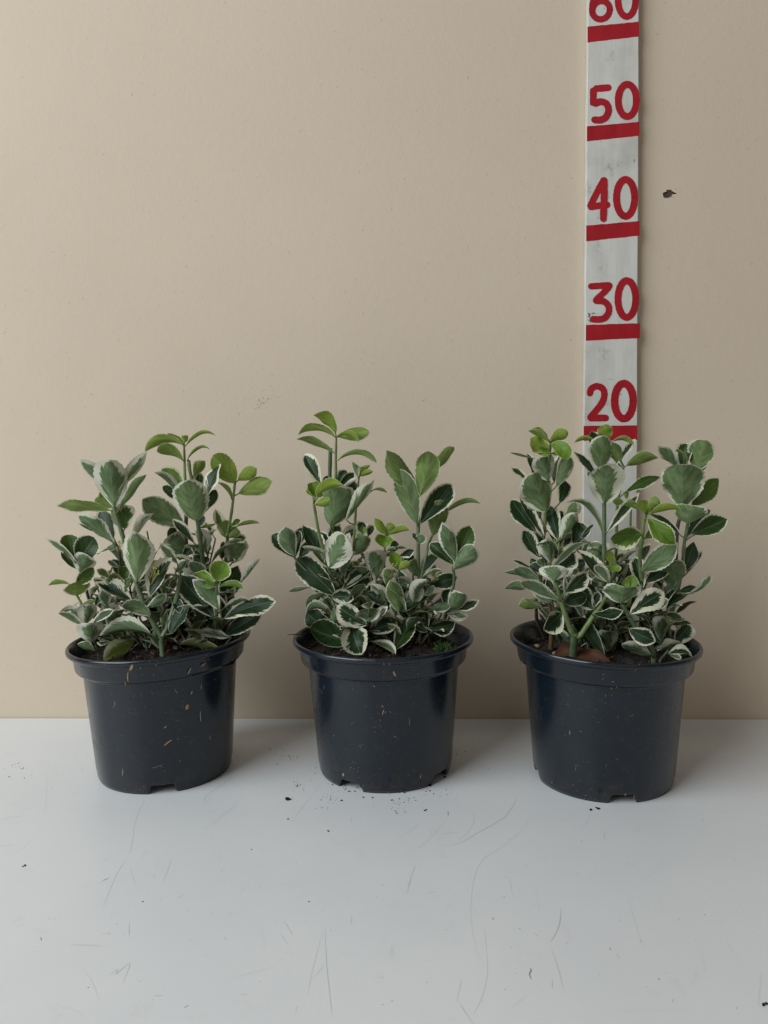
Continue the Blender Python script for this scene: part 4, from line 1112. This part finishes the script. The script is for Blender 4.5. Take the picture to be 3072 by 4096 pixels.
def shrub_c():
    s = Shrub(2, 'bushy green and cream variegated shrub in the pot in front of the measuring stick', 303)
    P = lambda c, L: [px(c, *p) for p in L]
    s.stem(None, P('C1', [(540, 2810), (520, 2400), (520, 1900), (560, 1400), (600, 900), (625, 500), (640, 290)]), 0.0, .22, .11, LG)
    s.stem(None, P('C1', [(1350, 3020), (1335, 2500), (1345, 1900), (1350, 1400), (1350, 1040)]), 1.5, .24, .18, GRN)
    s.stem(None, P('C2', [(20, 2600), (40, 1900), (60, 1200), (100, 900), (135, 730), (145, 610)]), -2.4, .18, .11, LG)
    s.stem(None, P('C2', [(200, 2500), (215, 1700), (240, 1300), (250, 1150)]), -2.6, .15, .09, LG)
    s.stem(None, P('C4', [(430, 1450), (400, 700), (365, 300), (395, 0), (415, -200), (450, -330), (455, -430)]), 2.2, .23, .12, LG)
    s.stem(None, P('C4', [(850, 1400), (840, 800), (925, 400), (950, 100), (985, -100), (1002, -210)]), .6, .22, .13, GRN)
    s.stem(None, P('C4', [(800, 1380), (810, 600), (860, -100), (905, -280), (940, -450)]), -.4, .22, .15, PURP)
    s.stem(None, P('C3', [(935, 1625), (948, 1450), (962, 1270)]), 2.9, .38, .34, (.085, .14, .065))
    s.stem(None, P('C3', [(945, 1290), (915, 1240), (855, 1080), (785, 880), (725, 690), (700, 590)]), 4.4, .26, .17, LG, dbase=2.9)
    s.stem(None, P('C3', [(985, 1320), (1040, 1290), (1180, 1080), (1320, 870), (1400, 720), (1470, 500), (1490, 370)]), 3.6, .26, .14, LG, dbase=2.9)
    s.stem(None, P('C3', [(640, 1490), (648, 1380), (650, 1240), (640, 1000), (600, 700)]), 1.0, .24, .17, BRN)
    s.stem(None, P('C3', [(475, 1330), (460, 1100), (448, 960), (440, 800)]), -1.0, .20, .15, (.12, .08, .07))
    s.stem(None, P('C3', [(812, 1440), (818, 1250), (800, 1000)]), 1.4, .12, .10, GRN)
    s.stem(None, P('C4', [(545, 1650), (525, 1470), (330, 1230), (215, 1045), (130, 880)]), 3.6, .24, .18, GRN)
    s.stem(None, P('C4', [(630, 1650), (690, 1560), (740, 1500)]), 3.2, .13, .10, GRN)
    s.stem(None, P('C4', [(780, 1440), (770, 1380), (755, 1250), (750, 1100)]), 1.6, .11, .07, LG)
    put(s, '''
C1 640 280 855 145 135 U .03 .95
C1 620 295 350 160 80 U .06 .8 arc=.08
C1 600 250 390 115 50 U .06 .8 d=-.4
C1 620 390 385 290 185 U .04 1 d=.4
C1 640 440 460 390 110 T .08 .9 d=.6
C1 650 320 860 510 175 T .06 .95 arc=.16 d=.3
C1 660 445 765 425 60 U .05 .8
C1 605 800 530 490 265 U .32 0 d=.4
C1 715 880 900 490 185 U .24 .1 d=.4
C1 690 820 785 480 110 T .3 0 d=-.4
C1 405 760 340 440 85 T .2 0
C1 450 520 110 425 30 U .15 .1
C1 360 830 120 640 75 T .35 0
C1 590 1210 435 725 380 U .18 .08 d=1.0
C1 510 1310 370 850 205 U .1 .05 d=-.2
C1 760 1100 840 800 160 T .22 0
C1 440 1480 130 1060 225 T .18 0 d=.2
C1 550 1550 230 1040 115 T .3 0 d=.6 fold=.6
C1 740 1590 620 1130 205 T .28 0 d=.5
C1 745 1590 790 1200 165 T .2 0 d=.2
C1 780 1570 960 1240 195 U .45 .1 d=.8
C1 820 1290 990 1080 175 U .4 .2
C1 950 1640 1000 1360 190 T .04 0
C1 1330 1510 820 1030 75 U .28 0 arc=.16 d=-.2
C1 1040 1550 1200 1380 40 T .1 0
C3 480 250 290 -90 185 T .18 0
C3 580 360 440 -80 115 T .28 0 d=.4
C3 640 350 590 30 200 U .42 0 d=1.0
C3 680 370 1060 40 95 U .28 .05 d=.6
C3 780 170 900 -20 140 T .5 0 d=.2
C3 700 140 680 45 115 T .05 .85 d=.3
C1 1350 1100 1370 580 395 U .33 .08 d=.5
C1 1300 640 1340 225 285 U .16 .12 d=.5
C1 1385 260 1375 70 175 U .03 1 d=-.3
C1 1195 390 1210 160 165 T .2 .1 d=-.4
C1 1230 280 960 300 50 U .05 .8 arc=.13
C1 1225 740 950 420 115 T .28 0 d=-.4
C1 1190 760 1130 690 55 T .2 0
C2 0 290 270 320 55 U .08 .75 arc=.18
C2 110 550 0 310 155 U .06 .4
C2 0 650 300 280 95 T .5 0 d=.3
C2 190 600 600 480 155 U .05 .5 arc=.07 d=.3
C2 175 960 640 725 130 T .14 .2
C2 -70 1490 345 970 115 T .4 0 d=.3
C2 150 1095 10 1050 95 U .05 .6
C2 190 1050 170 945 65 U .04 .8
C2 470 1130 600 1040 130 U .06 .6 d=-.8
C2 440 1220 390 1060 115 U .03 .95 d=.4
C2 430 1230 150 1110 80 U .08 .65 arc=.07 d=.2
C2 490 1250 910 1185 95 U .05 1 arc=.1 d=.2
C2 475 1230 510 1125 65 U .04 .9
C2 475 1310 840 1640 215 T .12 .65 d=.6
C2 375 1520 -30 1560 265 T .22 .5 d=.6
C2 430 1570 600 1460 115 T .06 .45
C2 910 1540 490 1260 75 T .25 0 arc=.12 d=-.2
C2 930 1150 930 580 475 U .11 .08 d=.8
C2 880 650 610 340 145 U .3 0 d=-.2
C2 940 620 980 310 185 T .2 .05 d=-.6
C2 1100 670 1240 270 295 U .14 .2
C2 1160 710 1345 390 95 T .3 0 d=-.3
C2 1050 1150 1390 790 210 T .08 .35 d=.2
C2 1005 1370 1000 1130 375 U .10 .1 d=1.0
C2 1050 1510 1520 1320 235 T .14 .08 d=.2
C2 1000 1550 1300 1230 125 T .1 0 d=-.4
C2 1040 1550 1200 1490 45 U .2 0
C2 990 490 830 390 30 U .04 .8 d=.4
C4 390 450 860 90 255 U .14 .05 d=.6
C4 440 600 760 350 165 T .14 0 arc=-.05
C4 860 700 790 310 270 U .09 0 d=.4
C4 950 450 1060 80 175 T .06 0 d=-.3
C4 975 490 1190 180 75 T .55 0
C4 880 720 1110 660 95 T .14 0
C4 990 755 1290 460 85 U .5 0 arc=-.16
C4 560 990 1000 740 135 T .33 0 d=.3
C4 840 1010 1100 825 65 T .04 0 dead=.3
C4 240 1010 690 710 235 T .5 0 d=.8
C4 500 940 740 830 135 U .28 .05 d=.4
C4 110 870 150 670 395 U .18 0 d=1.0
C4 400 670 290 250 185 T .38 0 d=.4
C4 220 690 285 520 135 T .04 .9 d=.4
C4 195 690 180 560 85 T .04 .9 d=.4
C4 240 860 200 800 55 T .05 .9 d=.3
C4 225 1215 565 1370 195 T .24 0 d=.8
C4 505 1560 130 1420 145 U .42 0 d=.6
C4 900 1390 610 1490 115 U .55 0 d=1.2
C4 745 1550 1065 1570 115 T .42 0 arc=.12 d=.6
C4 755 1555 910 1600 65 U .4 0 d=.6
C4 835 1400 1030 1170 205 T .33 0 d=.4
C4 755 1390 590 1030 95 T .18 0
C4 770 1090 960 1080 65 U .2 .1
C4 690 1020 930 1070 65 T .12 .1
C4 780 1160 1040 1130 65 T .1 .1
C4 600 1175 390 1010 85 T .3 0 arc=-.16
C4 740 1390 560 1300 95 U .08 0 d=-.4
C3 690 570 670 380 305 U .38 0 d=1.0
C3 470 505 30 460 60 U .1 0 d=-.3
C3 490 550 160 420 145 U .16 0
C3 380 410 130 295 40 T .2 0
C3 540 460 360 370 115 T .1 0
C3 470 350 370 290 85 T .06 .1 d=-.5
C3 550 380 460 300 105 U .28 0
C3 430 690 40 685 110 U .1 .05 arc=.06
C3 740 830 240 550 145 U .22 0 d=.3
C3 650 860 420 680 175 U .28 0 d=.2
C3 520 910 230 900 135 U .05 .5 arc=.08 d=.2
C3 560 860 420 680 115 U .5 0
C3 785 1010 570 1230 240 T .33 0 d=.5
C3 835 730 1140 460 185 T .33 0 d=.3
C3 1260 750 940 500 125 T .26 0 d=.6
C3 1275 740 1190 560 155 U .5 0 d=.2
C3 1205 950 1010 650 205 T .28 0 d=-.3
C3 1210 930 1270 720 105 T .3 0
C3 1205 1015 1590 970 115 T .12 0 arc=-.04 d=.4
C3 1390 590 1010 180 175 T .33 0 d=.3
C3 1415 610 1220 360 125 U .33 0 d=.8
C3 1380 590 1200 550 65 U .2 0
C3 1120 210 1310 90 155 U .2 0
C3 1340 340 1190 190 145 U .08 0
C3 830 870 1110 780 175 T .05 0 d=-.8
C3 1490 360 1400 170 95 U .04 .95
C3 1510 340 1620 220 95 U .04 .95
C3 1490 365 1490 445 175 T .1 .9 d=.4
C3 1550 470 1620 500 65 T .06 .8
C3 690 700 590 560 85 T .1 0
C3 1350 1570 840 880 225 T .02 0 d=-.8
C3 740 410 950 210 185 T .28 0
C3 830 810 820 520 65 U .6 0 d=-.4
C3 1600 1420 1410 1230 95 T .08 0 d=-.5
C3 750 520 920 420 85 U .6 0
''')
    poly = [(2080, 2380), (2120, 2200), (2150, 2080), (2330, 2080), (2450, 2180), (2600, 2160), (2720, 2200), (2740, 2330), (2790, 2460), (2740, 2560), (2300, 2540), (2120, 2500)]
    s.fill(poly, 26, 23, (-6, -.8), 3.6, 130)
    s.fill([(2090, 2400), (2200, 2280), (2450, 2260), (2720, 2300), (2780, 2460), (2720, 2560), (2500, 2520), (2350, 2470), (2150, 2460)], 14, 33, (-4, -.3), 3.2, 80)
    for c, x, y in (('C3', 800, 140), ('C3', 1350, 340), ('C3', 1250, 750), ('C3', 1480, 610), ('C4', 755, 1085), ('C3', 590, 330)): s.buds(c, x, y)
shrub_a(); shrub_b(); shrub_c()

# ------------------------------------------------------------------ loose leaves and crumbs
def loose_leaf(name, c, b, t, w, pot, lift, label, mat, seed, arc=.0, tilt=.4, fold=.25):
    rr = random.Random(seed)
    P0 = at_z(*px(c, *b), SOIL_Z+lift); P1 = at_z(*px(c, *t), SOIL_Z+lift)
    root = None
    T = (P1-P0).normalized(); N = Vector((0, -tilt, 1))
    me = leaf_mesh(name, P0, P1, N, w, None, rr, (P0+P1)*.5+Vector((0, 0, arc)), fold, .05, .55, None, .2, 0, 0, mat=mat)
    tag(me, label, 'dead leaf')
loose_leaf('dead_leaf', 'C3', (1420, 1650), (640, 1545), 2.0, 2, .25, 'curled rust-brown dead leaf on the soil behind a thick forked stem', M_DEAD, 4, .25, .7, .12)
loose_leaf('dead_leaf', 'A4', (560, 1430), (330, 1340), 2.2, 0, .6, 'withered grey-pink leaf lying on the soil in the cobweb-stained pot', M_GREYLEAF, 5, .3, .8)
loose_leaf('dead_leaf', 'A4', (200, 1560), (330, 1400), 1.0, 0, .4, 'small folded brown leaf on the soil beside the forked stem of the cobweb-stained pot', M_DEAD, 6, .2, .8, .6)
def moss_tuft():
    rr = random.Random(8); V = []; Fc = []
    for k in range(150):
        c = at_z(*px('B4', rr.gauss(1060, 60), rr.gauss(1525, 28)), SOIL_Z+.25)
        a = rr.uniform(0, 6.28); l = rr.uniform(.15, .35); T = Vector((math.cos(a)*.7, math.sin(a)*.7, 1)).normalized()
        S = T.cross(Vector((rr.uniform(-1, 1), rr.uniform(-1, 1), .2))).normalized()*.06
        j = len(V); V += [c-S, c+S, c+T*l+S*.8, c+T*l*1.25, c+T*l-S*.8]; Fc.append((j, j+1, j+2, j+3, j+4))
    o = mesh_obj('moss_tuft', V, Fc, M_MOSS, None, False); tag(o, 'tuft of green moss on the soil of the pot between the other two', 'moss', None, 'stuff')
moss_tuft()

def crumb(V, Fc, c, r, rr):
    bm = bmesh.new(); bmesh.ops.create_icosphere(bm, subdivisions=1, radius=1)
    j = len(V); sx, sy, sz = rr.uniform(.7, 1.4), rr.uniform(.6, 1.1), rr.uniform(.5, .9)
    ca, sa = math.cos(rr.uniform(0, 6.28)), math.sin(rr.uniform(0, 6.28))
    for v in bm.verts:
        k = rr.uniform(.7, 1.25); x, y, z = v.co.x*sx*k*r, v.co.y*sy*k*r, v.co.z*sz*k*r
        V.append(Vector((c.x+x*ca-y*sa, c.y+x*sa+y*ca, max(0.002, r*sz*.7+z))))
    Fc.extend([tuple(v.index+j for v in f.verts) for f in bm.faces]); bm.free()
def crumbs():
    rr = random.Random(77)
    q = 800/1659
    W = lambda x, y: (1040+x*q, 3000+y*q)
    named = [(W(240, 412), .26, 0), (W(930, 400), .13, 0), (W(857, 396), .11, 0), (W(742, 348), .11, 0), (W(605, 288), .09, 0), (W(310, 300), .11, 0), (W(678, 422), .10, 0), (W(1375, 500), .12, 0), (W(1535, 228), .13, 0), (W(1408, 296), .14, 0), (W(565, 672), .12, 0), (W(228, 573), .09, 0), (W(140, 118), .09, 0), (W(1155, 408), .09, 0), (W(1092, 418), .09, 0), (W(790, 345), .1, 0), (W(665, 272), .14, 0),
             ((1980+695*.5546, 2450+1425*.5546), .17, 1), ((1980+738*.5546, 2450+1415*.5546), .18, 1), ((95, 3465), .14, 2), ((36, 3108), .11, 3), ((3062, 4018), .2, 4), ((1235, 3608), .07, 5), ((1007, 3398), .07, 5), ((570, 3606), .06, 5)]
    lab = ['dark crumb of potting soil on the table round the pot between the other two', 'dark crumb of soil on the table in front of the pot by the measuring stick', 'lone dark crumb on the bare table in front of the cobweb-stained pot',
           'small dark crumb on the table beside the cobweb-stained pot', 'dark purplish crumb on the bare table well in front of the measuring stick', 'tiny dark grain on the bare scratched part of the table']
    for (x, y), r_, g in named:
        V = []; Fc = []; c = at_z(x, y, 0)
        for k in range(rr.randint(2, 4)): crumb(V, Fc, c+Vector((rr.uniform(-.7, .7)*r_, rr.uniform(-.7, .7)*r_, 0)), r_*rr.uniform(.45, .75), rr)
        o = mesh_obj('soil_crumb', V, Fc, M_CRUMB, None, False); tag(o, lab[g], 'crumb', 'soil crumbs on the table')
    V = []; Fc = []
    def scatter(cx, cy, sx, sy, n, r0=.02, r1=.055):
        for k in range(n): crumb(V, Fc, at_z(rr.gauss(cx, sx), rr.gauss(cy, sy), 0), rr.uniform(r0, r1), rr)
    for x, y, sx, sy, n in ((1140, 455, 45, 45, 26), (1260, 410, 40, 15, 12), (590, 400, 50, 20, 14), (330, 300, 40, 20, 9), (520, 480, 30, 15, 6), (760, 310, 60, 30, 14), (1370, 340, 60, 18, 14), (1500, 355, 40, 20, 9), (270, 50, 40, 18, 14), (410, 200, 40, 40, 8), (700, 360, 160, 40, 18), (1640, 40, 30, 30, 6)):
        a, b = W(x, y); scatter(a, b, sx*q, sy*q, n)
    for k in range(30): scatter(rr.uniform(0, 3072), rr.uniform(2880, 4090), 1, 1, 1, .015, .035)
    for x, y, n in ((80, 3070, 8), (60, 3060, 5), (120, 3090, 4), (2370, 3190, 8), (1150, 2920, 4), (1110, 3010, 6), (1900, 3080, 5), (1870, 3000, 5), (2910, 2900, 2), (3045, 2905, 2)): scatter(x, y, 22, 10, n)
    o = mesh_obj('soil_dust', V, Fc, M_CRUMB, None, False); tag(o, 'fine dark soil grains scattered over the white table', 'soil', None, 'stuff')
crumbs()
def rim_twig():
    P = [at_y(*px('B3', *q), POTS[1][1]-.6) for q in ((470, 1350), (345, 1354), (265, 1360))]
    V, Fc = tube(P, [.05, .05, .03], 6)
    o = mesh_obj('twig', V, Fc, M_CRUMB, None); tag(o, 'short dark twig poking out over the rim of the pot between the other two', 'twig')
rim_twig()
def green_bit():
    V = []; Fc = []; rr = random.Random(4)
    crumb(V, Fc, at_z(1040+1198*800/1659, 3000+358*800/1659, 0), .16, rr)
    o = mesh_obj('leaf_scrap', V, Fc, M_MOSS, None, False); tag(o, 'tiny green leaf scrap at the foot of the pot between the other two', 'leaf scrap')
green_bit()
